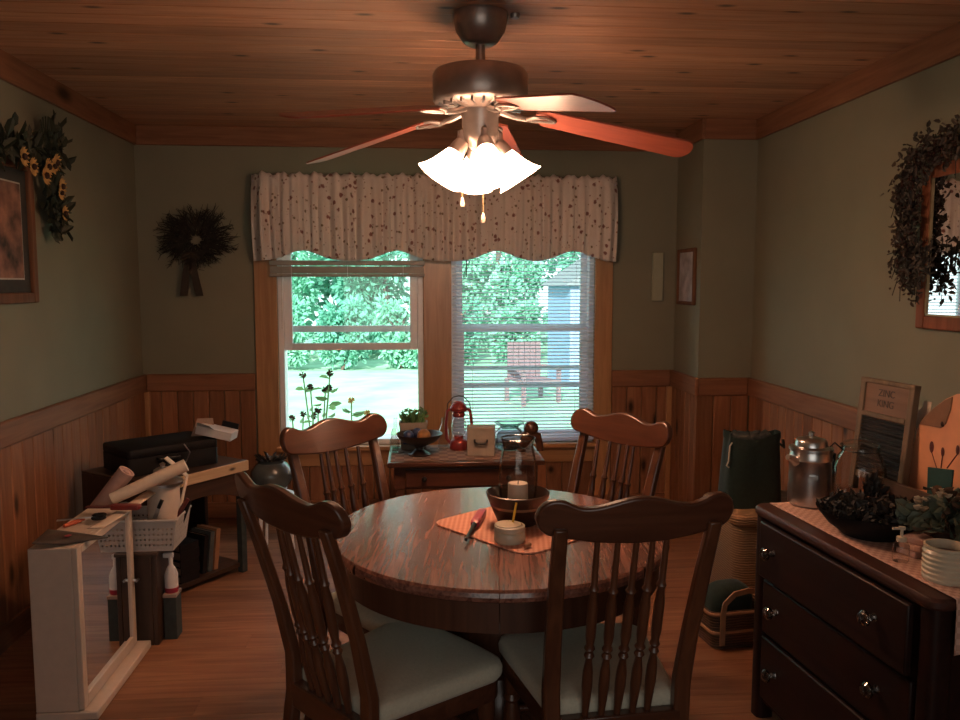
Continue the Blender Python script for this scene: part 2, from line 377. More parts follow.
# window openings in the back wall
W1 = (-.862, .044); W2 = (.222, 1.142); WZ0, WZ1 = .452, 2.02
mb = MB(); y0, y1 = YB, YB+.14
mb.box(XL-.12, W1[0], y0, y1, -.05, ZC+.05).box(W1[1], W2[0], y0, y1, -.05, ZC+.05).box(W2[1], XR+.12, y0, y1, -.05, ZC+.05)
for w in (W1, W2): mb.box(w[0], w[1], y0, y1, -.05, WZ0).box(w[0], w[1], y0, y1, WZ1, ZC+.05)
struct(mb.build('wall_back', M['paint']))
struct(MB().box(XB, XR, YC, YB, 0, ZC).build('wall_chimney', M['paint']))
# wainscot boards
def wains(name, lo, hi, fix, axis, width=.098, th=.014):
    mb = MB(); n = max(1, round((hi-lo)/width)); w = (hi-lo)/n
    for i in range(n):
        a, b = lo+i*w+.002, lo+(i+1)*w-.002; t = random.random()
        if axis == 'X': mb.box(a, b, fix-th, fix, .0, ZRAIL-.1, t)
        elif axis == 'Y+': mb.box(fix, fix+th, a, b, .0, ZRAIL-.1, t)
        else: mb.box(fix-th, fix, a, b, .0, ZRAIL-.1, t)
    return struct(mb.build(name, M['pineZ'], bevel=.004, seg=1))
wains('trim_1', YF, YB-.014, XL, 'Y+'); wains('trim_2', XL+.014, -1.01, YB, 'X'); wains('trim_3', 1.262, XB-.014, YB, 'X')
wains('trim_4', YC, YB-.014, XB, 'Y-'); wains('trim_5', XB-.014, XR-.014, YC, 'X'); wains('trim_6', YF, YC-.014, XR, 'Y-')
wains('trim_7', -.99, 1.245, YB, 'X', .1)
bpy.data.objects['trim_7'].scale.z = .40/(ZRAIL-.1)
# chair rail
def rail(name, x0, x1, y0, y1, z0, z1, mat, bev=.008): return struct(MB().box(x0, x1, y0, y1, z0, z1, random.random()).build(name, mat, bevel=bev))
Z0, Z1 = ZRAIL-.108, ZRAIL; th = .026
rail('trim_8', XL, XL+th, YF, YB, Z0, Z1, M['trimY']); rail('trim_9', XL+th, -1.005, YB-th, YB, Z0, Z1, M['trimX'])
rail('trim_10', 1.258, XB-th, YB-th, YB, Z0, Z1, M['trimX']); rail('trim_11', XB-th, XB, YC-th, YB, Z0, Z1, M['trimY'])
rail('trim_12', XB, XR-th, YC-th, YC, Z0, Z1, M['trimX']); rail('trim_13', XR-th, XR, YF, YC, Z0, Z1, M['trimY'])
# crown boards under the ceiling
Z0, Z1, th = ZC-.118, ZC, .02
rail('trim_14', XL, XL+th, YF, YB, Z0, Z1, M['trimY'], .004); rail('trim_15', XL+th, XB-th, YB-th, YB, Z0, Z1, M['trimX'], .004)
rail('trim_16', XB-th, XB, YC-th, YB, Z0, Z1, M['trimY'], .004); rail('trim_17', XB, XR-th, YC-th, YC, Z0, Z1, M['trimX'], .004)
rail('trim_18', XR-th, XR, YF, YC, Z0, Z1, M['trimY'], .004)
# pine posts in the corners of the wainscot
rail('trim_19', XL+.014, XL+.045, YB-.04, YB-.014, 0, ZRAIL-.108, M['caseZ'], .004)
rail('trim_20', XB-.05, XB-.014, YB-.032, YB-.014, 0, ZRAIL-.108, M['caseZ'], .004)
# baseboards
rail('baseboard_left', XL+.014, XL+.03, YF, YB, 0, .10, M['trimY'], .004); rail('baseboard_back', XL+.03, XB-.03, YB-.03, YB-.014, 0, .10, M['trimX'], .004)
rail('baseboard_right', XR-.03, XR-.014, YF, YC-.03, 0, .10, M['trimY'], .004); rail('baseboard_chimney', XB, XR-.03, YC-.03, YC-.014, 0, .10, M['trimX'], .004)
# pine window casing
rail('trim_21', -1.0, W1[0]+.0, YB-.022, YB, 0, WZ1+.11, M['caseZ'], .004); rail('trim_22', W1[1], W2[0], YB-.022, YB, WZ0-.03, WZ1+.11, M['caseZ'], .004)
rail('trim_23', W2[1], 1.258, YB-.022, YB, 0, WZ1+.11, M['caseZ'], .004); rail('trim_24', W1[0], W2[1], YB-.022, YB, WZ1, WZ1+.11, M['caseX'], .004)
rail('trim_25', W1[0]-.02, W2[1]+.02, YB-.06, YB+.02, WZ0-.03, WZ0, M['caseX'], .006)
rail('trim_26', W1[0], W2[1], YB-.024, YB-.002, WZ0-.13, WZ0-.03, M['caseX'], .004)

def frame_box(mb, x0, x1, z0, z1, y0, y1, w, wb=None, wt=None):
    wb = wb or w; wt = wt or w
    mb.box(x0, x0+w, y0, y1, z0, z1).box(x1-w, x1, y0, y1, z0, z1).box(x0+w, x1-w, y0, y1, z0, z0+wb).box(x0+w, x1-w, y0, y1, z1-wt, z1)
def window(name, x0, x1, raise_, mid):
    o = MB(); frame_box(o, x0, x1, WZ0, WZ1, YB+.005, YB+.125, .035); w = struct(o.build(name, M['vinyl'], bevel=.004))
    m = MB(); frame_box(m, x0+.03, x1-.03, mid-.02, WZ1-.03, YB+.075, YB+.105, .045, .04); s = m.build('upper_sash', M['vinyl'], w, bevel=.003)
    MB().box(x0+.07, x1-.07, YB+.088, YB+.092, mid, WZ1-.07).build('pane', M['pane'], s)
    h = mid-WZ0-.03
    m = MB(); frame_box(m, x0+.035, x1-.035, WZ0+.03+raise_, mid+.015+raise_, YB+.03, YB+.062, .048, .045, .036); s = m.build('lower_sash', M['vinyl'], w, bevel=.003)
    MB().box(x0+.08, x1-.08, YB+.044, YB+.048, WZ0+.07+raise_, mid-.01+raise_).build('pane', M['pane'], s)
    for u in (.3, .7): MB().box(x0+(x1-x0)*u-.03, x0+(x1-x0)*u+.03, YB+.02, YB+.032, mid+raise_-.004, mid+.018+raise_).build('sash_lock', M['vinyl'], s, bevel=.003)
    return w
window('window_1', W1[0], W1[1], .575, 1.19)
w2 = window('window_2', W2[0], W2[1], 0, 1.19)
MB().box(W2[0]+.036, W2[1]-.036, YB+.066, YB+.074, .80, .838).box(W2[0]+.036, W2[1]-.036, YB+.066, YB+.074, .925, .94).build('storm_rail', M['vinyl'], w2, bevel=.002)

# ================================================================== OUTSIDE
GZ = -.55
def lawn(u, v):
    x = -22+u*50; y = YB+.4+v*34
    return (x, y, GZ+.12*sin(x*.3)+.05*sin(y*.9+x)*min(1, v*6))
g = struct(MB().grid(lawn, 40, 40).build('ground', M['grass']))
def tree(name, label, x, y, h, r, n, mat, trunk=True, leafsz=.2, low=.0, group='trees and bushes beyond the lawn'):
    t = thing(name, label, 'tree' if trunk else 'bush', (x, y, GZ), 0, group)
    mb = MB(); q_ = .38; rx = r*(1-q_); blobs = []
    for _ in range(40):
        blobs.append((mixr(-rx, rx), mixr(-rx, rx)*.8, low+.2+(h-low-.2)*random.random()))
    for i in range(n):
        b = random.choice(blobs); d = Vector((random.gauss(0, 1), random.gauss(0, 1), random.gauss(0, 1))).normalized()
        p = Vector(b)+d*(r*q_-leafsz*.5)*random.random()**.35
        if p.z < .08: p.z = .08+random.random()*.3
        L = leafsz*mixr(.6, 1.2)
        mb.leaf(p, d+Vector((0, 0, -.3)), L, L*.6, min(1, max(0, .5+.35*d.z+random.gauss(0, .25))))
    mb.build('foliage', mat, t, smooth=False)
    tb = MB().tube([(0, 0, -.15), (.08, .02, h*.35), (-.05, 0, h*.75)], [.16*r/2, .11*r/2, .04], 8)
    for a in range(5):
        q = a*1.3; tb.tube([(.03, 0, h*(.3+.08*a)), (r*.6*cos(q), r*.4*sin(q), h*(.5+.1*a))], [.05, .015], 6)
    tb.build('trunk', M['bark'], t)
    return t
near = ['bright leafy tree beyond the lawn seen at the left edge of the left window', 'deep green leafy tree in the right half of the left window view', 'bright leafy tree beyond the lawn behind the post between the windows',
        'deep green tree beyond the lawn behind the reddish patio chair', 'bright leafy tree beyond the lawn behind the blue shed']
for i, x in enumerate((-4.1, -.9, 2.3, 5.5, 8.7)):
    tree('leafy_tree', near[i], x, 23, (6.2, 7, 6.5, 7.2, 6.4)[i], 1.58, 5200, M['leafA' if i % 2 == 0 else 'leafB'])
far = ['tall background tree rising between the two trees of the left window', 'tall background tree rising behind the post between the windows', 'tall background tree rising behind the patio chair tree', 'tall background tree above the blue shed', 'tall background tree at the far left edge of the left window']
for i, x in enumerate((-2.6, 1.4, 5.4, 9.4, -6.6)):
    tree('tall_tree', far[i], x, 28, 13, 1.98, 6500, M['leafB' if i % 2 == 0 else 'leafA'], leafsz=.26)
low_ = ['low deep green bush at left end of the hedge behind the lawn', 'second low bush from the left, bright green, behind the lawn', 'third low bush from the left, deep green, behind the sunny lawn', 'fourth low bush from the left, bright green, by the window post',
        'low deep green bush behind the post between the windows', 'low bright bush at the left edge of the right window', 'low deep green bush left of the patio chair', 'low bright bush right of the patio chair']
for i in range(8):
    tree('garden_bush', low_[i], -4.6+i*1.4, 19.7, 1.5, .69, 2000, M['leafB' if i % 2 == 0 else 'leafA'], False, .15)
# tall garden flowers right outside the left window
def garden_plant(label, x, y, h, ns, yellow):
    t = thing('garden_flower', label, 'plant', (x, y, GZ), 0, 'garden plants under the left window')
    st = MB(); lf = MB(); heads = []
    for i in range(ns):
        a = random.random()*6.28; l = mixr(.03, .16); hh = h*mixr(.72, 1)
        top = Vector((l*cos(a), l*sin(a), hh)); st.tube([(0, 0, -.1), (l*.3*cos(a), l*.3*sin(a), hh*.5), top], .006, 5)
        for k in range(9):
            f = mixr(.35, .98); q = Vector((l*f*cos(a), l*f*sin(a), hh*f)); b = random.random()*6.28
            lf.leaf(q, (cos(b), sin(b), .2), .11, .045)
        heads.append(top)
    st.build('stem', M['leafC'], t); lf.build('leaves', M['leafC'], t, smooth=False)
    for p in heads:
        hb = MB()
        for k in range(10):
            a = k*.628; hb.leaf(p, (cos(a), -.5, sin(a)), .035, .022)
        hb.build('flower', M['petal'] if yellow else M['seed'], t, smooth=False)
p = ony(318, 440, 6.2)
garden_plant('tall thin garden plant with dark seed heads at left of the left window', p.x, 6.2, 1.36, 6, False)
p = ony(352, 440, 6.4); garden_plant('garden plant with yellow flowers in the left window beside chair', p.x, 6.4, 1.2, 4, True)
p = ony(298, 440, 6.6); garden_plant('short garden plant at the lower left corner of the left window', p.x, 6.6, 1.0, 5, False)
# patio chair and blue shed seen through the blinds
p = ony(532, 372, 13)
t = thing('patio_chair', 'reddish slatted patio armchair on the lawn behind the blinds', 'chair', (p.x, 13, GZ+.02), .35)
mb = MB()
for sx in (-.34, .3):
    for sy in (-.3, .3): mb = MB().box(sx, sx+.06, sy-.03, sy+.03, 0, .62 if sy < 0 else .45); mb.build('leg', M['redwood'], t)
mb = MB()
for k in range(6): mb.box(-.3, .32, -.32+k*.11, -.23+k*.11, .42, .45)
mb.build('seat', M['redwood'], t)
mb = MB()
for k in range(6): mb.box(-.3+k*.105, -.21+k*.105, .28, .31, .42, 1.05, X=None)
mb.build('backrest', M['redwood'], t)
for sx in (-.38, .28): MB().box(sx, sx+.14, -.36, .34, .62, .65).build('armrest', M['redwood'], t)
p = ony(566, 380, 15)
t = thing('garden_shed', 'pale blue garden shed standing beyond the lawn at right window edge', 'shed', (p.x+.75, 15, GZ), .1)
MB().box(-.7, .9, 0, 1.6, -.1, 2.0).build('wall', M['bluepaint'], t)
MB().prism([(-.85, 1.98), (1.05, 1.98), (.1, 2.6)], -.12, 1.72).build('roof', M['screen'], t)
MB().box(-.35, .35, -.03, .0, .0, 1.8).build('door', M['vinyl'], t)

# ================================================================== WINDOW DRESSING
def blind(label, x0, x1, ztop, zbot, stacked):
    yb = YB-.048
    t = thing('window_blind', label, 'blind', ((x0+x1)/2, yb, zbot), 0, None); hw = (x1-x0)/2; H = ztop-zbot
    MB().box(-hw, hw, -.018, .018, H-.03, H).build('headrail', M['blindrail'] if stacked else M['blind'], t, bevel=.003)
    mb = MB(); 
    if stacked:
        z = .02
        for k in range(20): mb.box(-hw+.004, hw-.004, -.014, .014, z+k*.0022, z+k*.0022+.00215)
    else:
        n = int((H-.06)/.0222)
        for k in range(n):
            z = .035+k*.0222
            mb.add([(-hw+.004, -.0125, z-.0016), (hw-.004, -.0125, z-.0016), (hw-.004, 0, z+.001), (-hw+.004, 0, z+.001), (hw-.004, .0125, z+.0036), (-hw+.004, .0125, z+.0036),
                    (-hw+.004, -.0125, z-.0024), (hw-.004, -.0125, z-.0024), (hw-.004, .0125, z+.0028), (-hw+.004, .0125, z+.0028)], [(0, 1, 2, 3), (3, 2, 4, 5), (7, 6, 9, 8)], .5)
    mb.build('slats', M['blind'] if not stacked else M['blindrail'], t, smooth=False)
    MB().box(-hw, hw, -.014, .014, 0, .018).build('bottom_rail', M['blindrail'] if stacked else M['blind'], t, bevel=.003)
    mb = MB()
    for u in (-.72, 0, .72): mb.tube([(u*hw, -.014, 0), (u*hw, -.014, H-.03)], .0012, 5)
    mb.build('ladder_cord', M['blind'], t)
    wx = -hw+(.075 if stacked else .09)
    MB().tube([(wx, -.03, H-.05), (wx-.002, -.032, H-(.42 if stacked else .48))], .004, 6).build('tilt_wand', M['clear'] if stacked else M['screen'], t)
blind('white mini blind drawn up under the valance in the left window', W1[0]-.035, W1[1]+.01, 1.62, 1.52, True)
blind('white mini blind lowered with open slats over the right window', W2[0]+.004, W2[1]-.004, 2.0, .475, False)
# gathered floral valance
VX0, VX1 = -.985, 1.255
gath = [-.68, -.115, .50, .98]
def vbot(x):
    g = max([math.exp(-((x-c)/.13)**2) for c in gath]); return 1.615+.062*g
def val(u, v):
    x = VX0+u*(VX1-VX0); zt = 2.135+.008*sin(x*61)+.005*sin(x*143); zb = vbot(x)
    z = zt+(zb-zt)*v; g = max([math.exp(-((x-c)/.11)**2) for c in gath])
    amp = (.006+.018*min(1, v*1.6)*(1-.5*g))*(.75+.5*sin(x*5.3)**2)
    y = amp*sin(x*2*pi/.068+2.2*sin(x*9)+.6*v*sin(x*31))+.010*sin(x*2*pi/.157)+.007*g*v*sin(x*2*pi/.024)
    puff = .05*sin(min(1, v*1.05)*pi)**.7*(1-.6*g)
    if abs(v-.11) < .03: puff *= .4
    e = min(u, 1-u)*(VX1-VX0); back = .055*max(0, 1-e/.03)
    return (x, YB-.135-y-puff*.8+back, z)
vt = thing('window_valance', 'gathered cream floral cotton valance across the top of both windows', 'valance', ((VX0+VX1)/2, YB-.13, 1.62))
o = MB().grid(val, 420, 26).build('valance_cloth', M['floral'], vt, ang=3); o.location = (-(VX0+VX1)/2, -(YB-.13), -1.62)
so = o.modifiers.new('solid', 'SOLIDIFY'); so.thickness = .002
o = MB().tube([(VX0+.005, YB-.01, 2.09), (VX0+.012, YB-.11, 2.09), (VX1-.012, YB-.11, 2.09), (VX1-.005, YB-.01, 2.09)], .008, 8).build('curtain_rod', M['blind'], vt); o.location = (-(VX0+VX1)/2, -(YB-.13), -1.62)

# ================================================================== CEILING FAN
FX, FY = .2345, 2.947
fan = thing('ceiling_fan', 'five blade ceiling fan with nickel motor and lit frosted glass shades', 'ceiling fan', (FX, FY, ZC))
MB().lathe([(.0, 0), (.098, 0), (.1, -.012), (.088, -.06), (.062, -.098), (.045, -.108), (0, -.108)], 32).build('canopy', M['nickel'], fan)
MB().lathe([(0, -.10), (.017, -.10), (.017, -.20), (0, -.20)], 16).build('downrod', M['nickel'], fan)
MB().lathe([(0, -.175), (.03, -.175), (.035, -.19), (.12, -.193), (.162, -.2), (.17, -.212), (.17, -.30), (.162, -.312), (.13, -.325), (.09, -.335), (0, -.335)], 48).build('motor_housing', M['nickel'], fan)
mb = MB()
for k in range(24):
    a = k*2*pi/24; mb.box(.10, .155, -.004, .004, -.331, -.317, X=T(0, 0, 0, 0, 0, a))
mb.build('motor_vents', M['steel'], fan)
MB().lathe([(0, -.33), (.07, -.33), (.072, -.345), (.066, -.36), (.066, -.42), (.058, -.445), (.04, -.465), (.02, -.478), (0, -.48)], 32).build('switch_housing', M['nickel'], fan)
for k in range(5):
    a = RD(2+72*k); X = T(0, 0, 0, 0, 0, a)
    ir = MB()
    ir.tube([(.075, 0, -.335), (.12, 0, -.352), (.17, .0, -.362)], [.014, .011, .009], 8, X=X)
    for s in (-1, 1):
        ir.tube([(.165, 0, -.362), (.19, s*.03, -.360), (.23, s*.036, -.361), (.265, s*.018, -.367), (.272, 0, -.369)], .0065, 8, X=X)
    ir.tube([(.165, 0, -.362), (.27, 0, -.368)], .006, 6, X=X)
    ib = ir.build('blade_iron', M['nickel'], fan)
    # blade: drooping, pitched board with rounded tip
    L0, L1 = .20, .785; prof = []
    def half(r):
        u = (r-L0)/(L1-L0); w = .058+.016*u
        if u < .06: w *= sqrt(max(.2, 1-((.06-u)/.06)**2*.8))
        if u > .92: w *= max(0.0, 1-((u-.92)/.08)**2.6)**.5
        return w
    N = 26; vs = []; fs = []
    for i in range(N+1):
        r = L0+(L1-L0)*(1-(1-i/N)**1.8); hw = max(.004, half(r)); zc = -.350-(r-L0)*.19
        tw = RD(-13)
        for sy, dz in ((-1, .003), (1, .003), (1, -.003), (-1, -.003)):
            vs.append((r, sy*hw*cos(tw), zc+sy*hw*sin(tw)+dz))
    for i in range(N):
        for q in range(4): fs.append((4*i+q, 4*i+(q+1) % 4, 4*i+4+(q+1) % 4, 4*i+4+q))
    fs += [(0, 1, 2, 3)[::-1], (4*N, 4*N+1, 4*N+2, 4*N+3)]
    # shape kept in the blade's own frame so that its grain follows its length
    b = MB().add(vs, fs, .2+.15*k).build('blade', M['blade'], fan); b.rotation_euler = (0, 0, a)
shade_pos = []
for k in range(4):
    a = RD(8+90*k); tilt = RD(34)
    R = Matrix.Rotation(a, 4, 'Z') @ Matrix.Translation((.075, 0, -.462)) @ Matrix.Rotation(pi-tilt, 4, 'Y')
    MB().tube([(.045*cos(a), .045*sin(a), -.40), (.07*cos(a), .07*sin(a), -.415), tuple((R @ Vector((0, 0, -.012))))], [.014, .014, .016], 10).build('lamp_arm', M['nickel'], fan)
    MB().lathe([(0, -.02), (.024, -.02), (.03, .0), (.032, .028), (.029, .03)], 20, X=R).build('lamp_socket', M['nickel'], fan)
    prof = [(.028, .02), (.037, .04), (.046, .065), (.056, .09), (.070, .115), (.086, .135)]
    wob = lambda an, z: 1+.022*sin(6*an)*max(0, (z-.06)/.075)
    prof2 = prof+[(r-.003, z-.001) for r, z in reversed(prof)]
    MB().lathe(prof2, 48, X=R, cap=False, wob=wob).build('lamp_shade', M['shade'], fan)
    bl = MB().lathe([(0, .02), (.013, .022), (.016, .04), (.026, .065), (.026, .08), (.018, .097), (0, .104)], 18, X=R).build('light_bulb', M['bulb'], fan)
    shade_pos.append(R @ Vector((0, 0, .15)))
for x, y, ln in ((-.066, -.02, .27), (.004, -.075, .33)):
    c_ = MB().tube([(x, y, -.40), (x, y, -.40-ln+.03)], .0018, 6)
    cc = c_.build('pull_chain', M['brass'], fan)
    MB().lathe([(0, -.40-ln+.03), (.004, -.40-ln+.025), (.008, -.40-ln+.005), (.006, -.40-ln-.006), (0, -.40-ln-.008)], 12, X=T(x, y)).build('chain_pull', M['candle'], cc)
for i, p in enumerate(shade_pos):
    ld = bpy.data.lights.new('fan_bulb_light', 'POINT'); ld.energy = 5.8; ld.color = (1, .60, .37); ld.shadow_soft_size = .045
    lo = bpy.data.objects.new('fan_bulb_light', ld); C.objects.link(lo); lo.location = Vector((FX, FY, ZC))+p

# ================================================================== DINING TABLE
TX, TY, TZ, TR = .244, 2.372, .74, .506
tb = thing('dining_table', 'round dark oak pedestal dining table with a centre leaf seam', 'table', (TX, TY, 0), RD(-5.5))
mb = MB(); nb = 8; 
def boardx(i): return -TR+2*TR*i/nb
prof = [(TR-.012, TZ-.034), (TR-.003, TZ-.028), (TR, TZ-.017), (TR-.003, TZ-.006), (TR-.011, TZ)]
# top: boards along y cut to the circle, with a rounded rim
for i in range(nb):
    a, b = boardx(i), boardx(i+1); g = .0012 if i in (3, 4) else .0; 
    a2 = a+(g if i == 4 else 0); b2 = b-(g if i == 3 else 0); n = 10; t = random.random()
    xs = [a2+(b2-a2)*k/n for k in range(n+1)]; rr = TR-.011
    top = [(x, sqrt(max(0, rr*rr-x*x))) for x in xs]; 
    poly = [(x, -y) for x, y in top]+[(x, y) for x, y in reversed(top)]
    poly = [p for k, p in enumerate(poly) if k == 0 or (Vector(p)-Vector(poly[k-1])).length > 1e-5]
    if (Vector(poly[0])-Vector(poly[-1])).length < 1e-5: poly.pop()
    m_ = len(poly); mb.add([(x, y, TZ) for x, y in poly], [tuple(range(m_))], t)
    # rim of this board
    for sgn in (-1, 1):
        vs = []
        for (r_, z_) in prof:
            for x in xs:
                xx = max(-r_, min(r_, x*r_/rr)) if i in (0, nb-1) else max(-r_, min(r_, x)); vs.append((xx, sgn*sqrt(max(0, r_*r_-xx*xx)), z_))
        w_ = n+1; fs = []
        for q in range(len(prof)-1):
            for k in range(n): fs.append((q*w_+k, q*w_+k+1, (q+1)*w_+k+1, (q+1)*w_+k) if sgn < 0 else (q*w_+k, (q+1)*w_+k, (q+1)*w_+k+1, q*w_+k+1))
        mb.add(vs, fs, t)
mb.lathe([(0, TZ-.034), (TR-.012, TZ-.034)], 64, cap=False)
mb.build('tabletop', M['tableY'], tb, ang=.5)
ap = MB()
for s in (0, 1):
    vs = []; fs = []; n = 40
    for k in range(n+1):
        a = -pi/2+.002+s*pi+(pi-.004)*k/n
        for r_, z_ in ((.478, TZ-.034), (.478, TZ-.118), (.458, TZ-.118), (.458, TZ-.034)): vs.append((r_*cos(a), r_*sin(a), z_))
    for k in range(n):
        for q in range(4): fs.append((4*k+q, 4*k+(q+1) % 4, 4*k+4+(q+1) % 4, 4*k+4+q))
    fs += [(3, 2, 1, 0), (4*n, 4*n+1, 4*n+2, 4*n+3)]; ap.add(vs, fs, .3+.4*s)
ap.build('apron', M['tabled'], tb)
MB().box(-.17, .17, -.42, -.36, TZ-.118, TZ-.036).box(-.17, .17, .36, .42, TZ-.118, TZ-.036).box(-.12, -.06, -.4, .4, TZ-.1, TZ-.036).box(.06, .12, -.4, .4, TZ-.1, TZ-.036).build('runner_rails', M['tabled'], tb)
MB().lathe([(0, .13), (.10, .13), (.125, .17), (.13, .22), (.10, .27), (.085, .30), (.10, .35), (.125, .42), (.12, .5), (.09, .56), (.10, .58), (.15, .6), (.15, .64), (0, .64)], 32).build('pedestal', M['tabled'], tb)
for k in range(4):
    a = RD(45+90*k)
    f = MB().ribbon([(.07, 0, .24), (.16, 0, .25), (.26, 0, .20), (.35, 0, .10), (.42, 0, .045), (.47, 0, .04)], .075, .06, X=T(0, 0, 0, 0, 0, a))
    f.box(.43, .50, -.035, .035, 0, .05, X=T(0, 0, 0, 0, 0, a)); f.build('foot', M['tabled'], tb, bevel=.008)

# ================================================================== CHAIRS
def make_chair(label):
    ch = thing('dining_chair', label, 'chair', (0, 0, 0), 0, 'chairs round the dining table')
    # cushion
    pts = []
    fh, bh, yf, yb = .218, .172, .225, -.19
    for (cx, cy, a0, r) in ((fh-.05, yf-.05, 0, .05), (-fh+.05, yf-.05, pi/2, .05), (-bh+.025, yb+.025, pi, .025), (bh-.025, yb+.025, 3*pi/2, .025)):
        pts += [(cx+r*cos(a0+pi/2*k/6), cy+r*sin(a0+pi/2*k/6)) for k in range(7)]
    P2 = []
    for i in range(len(pts)):
        a, b = Vector(pts[i]), Vector(pts[(i+1) % len(pts)]); m_ = max(1, int((b-a).length/.04))
        for k in range(m_):
            q = a+(b-a)*k/m_; P2.append((q.x, q.y+(.016*(1-(q.x/fh)**2) if q.y > yf-.02 else 0)))
    MB().rings(P2, [(.97, .418), (1.0, .428), (1.005, .445), (.985, .459), (.93, .466), (.8, .470), (.5, .474), (.1, .475)]).build('seat_cushion', M['cushion'], ch, ang=3)
    MB().rings(P2, [(.95, .362), (.96, .366), (.96, .412), (.95, .42)]).build('seat_frame', M['oakX'], ch, bevel=.003)
    for s in (-1, 1):
        MB().lathe([(0, 0), (.014, 0), (.017, .01), (.015, .05), (.021, .08), (.014, .1), (.019, .13), (.026, .2), (.026, .24), (.018, .275), (.024, .285), (.018, .3), (.024, .31), (.024, .38), (0, .38)], 16, X=T(s*.18, .175, 0)).build('leg', M['oak'], ch)
        # rear post: leg and back upright in one bent stick
        path = [(s*.168, -.275, 0), (s*.166, -.235, .2), (s*.165, -.205, .40), (s*.167, -.205, .5), (s*.172, -.240, .65), (s*.178, -.290, .82), (s*.182, -.330, .94)]
        mb = MB(); vs = []; fs = []
        ws = [.034, .038, .042, .042, .040, .036, .032]; 
        for (x, y, z), w in zip(path, ws):
            d = .032 if z < .6 else .026
            vs += [(x-w/2, y-d/2, z), (x+w/2, y-d/2, z), (x+w/2, y+d/2, z), (x-w/2, y+d/2, z)]
        for i in range(len(path)-1):
            for q in range(4): fs.append((4*i+q, 4*i+(q+1) % 4, 4*i+4+(q+1) % 4, 4*i+4+q))
        n = 4*len(path)-4; fs += [(3, 2, 1, 0), (n, n+1, n+2, n+3)]
        mb.add(vs, fs, .4).build('rear_post', M['oak'], ch, bevel=.006)
    # crest rail with rounded ears
    def top(x):
        ax = abs(x); e = .190; r = .044
        if ax > e: return .962+sqrt(max(0, r*r-(ax-e)**2))
        ear = 1.006; dip = .987; mid = 1.010
        if ax > .125: u = (ax-.125)/(e-.125); return dip+(ear-dip)*(.5-.5*cos(pi*u))
        u = ax/.125; return mid+(dip-mid)*(.5-.5*cos(pi*u))
    def bot(x):
        ax = abs(x); e = .190; r = .044
        if ax > e: return .962-sqrt(max(0, r*r-(ax-e)**2))
        u = min(1, ax/e); return .898+.020*u**2
    mb = MB(); vs = []; fs = []; N = 56
    for i in range(N+1):
        x = -.2339+.4678*i/N; x = math.copysign(min(abs(x), .2338), x)
        for z, dy in ((bot(x), .013), (top(x), .013), (top(x), -.013), (bot(x), -.013)):
            y = -.300-(z-.9)*.24-.028*(1-(x/.234)**2)+.006; vs.append((x, y+dy, z))
    for i in range(N):
        for q in range(4): fs.append((4*i+q, 4*i+(q+1) % 4, 4*i+4+(q+1) % 4, 4*i+4+q))
    fs += [(3, 2, 1, 0), (4*N, 4*N+1, 4*N+2, 4*N+3)]
    mb.add(vs, fs, .5).build('crest_rail', M['oakX'], ch, bevel=.006, seg=3)
    # five turned spindles
    for k in range(5):
        u = (k-2)/2; a = Vector((u*.080, -.20-.004*(1-u*u), .415)); b = Vector((u*.084, -.294-.026*(1-u*u), .905))
        d = (b-a); L = d.length; R = d.to_track_quat('Z', 'Y').to_matrix().to_4x4(); R.translation = a
        MB().lathe([(0, 0), (.007, 0), (.009, .03), (.0135, .10), (.0125, .14), (.008, .175), (.013, .185), (.008, .195), (.0135, .205), (.009, .215), (.0125, .24), (.0125, .32), (.0085, .355), (.0125, .365), (.008, .375), (.008, .42), (.0065, L), (0, L)], 12, X=R).build('spindle', M['oak'], ch)
    MB().box(-.16, .16, -.222, -.19, .362, .43).build('back_rail', M['oakX'], ch, bevel=.004)
    for s in (-1, 1): MB().tube([(s*.178, .17, .15), (s*.172, 0, .165), (s*.168, -.24, .16)], [.009, .013, .009], 10).build('stretcher', M['oak'], ch)
    MB().tube([(-.172, -.02, .165), (0, -.02, .167), (.172, -.02, .165)], [.009, .013, .009], 10).build('stretcher', M['oakX'], ch)
    MB().tube([(-.178, .175, .25), (0, .175, .25), (.178, .175, .25)], [.009, .014, .009], 10).build('stretcher', M['oakX'], ch)
    return ch
chair = make_chair('oak spindle back chair nearest the white framed mirror cabinet, its back turned to us')
spots = [(-.069, 2.101, -49.6, None), (.464, 2.06, 5.4, 'oak spindle back chair nearest the dark dresser, its cream seat seen through its spindles'),
         (-.055, 2.579, -133.6, 'oak spindle back chair in front of the left window beside the grey jug'),
         (.471, 2.658, 124., 'oak spindle back chair in front of the right window blinds, beyond the table')]
for i, (x, y, a, lab) in enumerate(spots):
    o = chair if i == 0 else copy_tree(chair)
    o.location = (x, y, 0); o.rotation_euler = (0, 0, RD(a))
    if lab: o['label'] = lab

# ================================================================== ON THE DINING TABLE
cl = rrect(-.215, .215, -.21, .21, .05, 6)
o = MB().rings(cl, [(1, 0), (1.0, .003), (.985, .004)]).build('table_cloth', M['check'], None, ang=3); o.location = (.335, 2.405, TZ+.0008); o.rotation_euler = (0, 0, RD(38))
tag(o, 'pink checked cloth mat lying under the bowl on the dining table', 'placemat')
ct = TZ+.005
bo = thing('serving_bowl', 'dark brown glazed bowl holding the candle on the dining table', 'bowl', (.308, 2.412, ct))
MB().lathe([(0, 0), (.058, 0), (.062, .005), (.076, .035), (.088, .065), (.097, .088), (.0985, .096), (.094, .098), (.089, .088), (.079, .06), (.066, .03), (.05, .018), (0, .016)], 40).build('bowl_body', M['bowl'], bo)
MB().lathe([(.0848, .054), (.0862, .057), (.0872, .060), (.087, .063)], 40, cap=False).build('glaze_stripe', M['stripe'], bo)
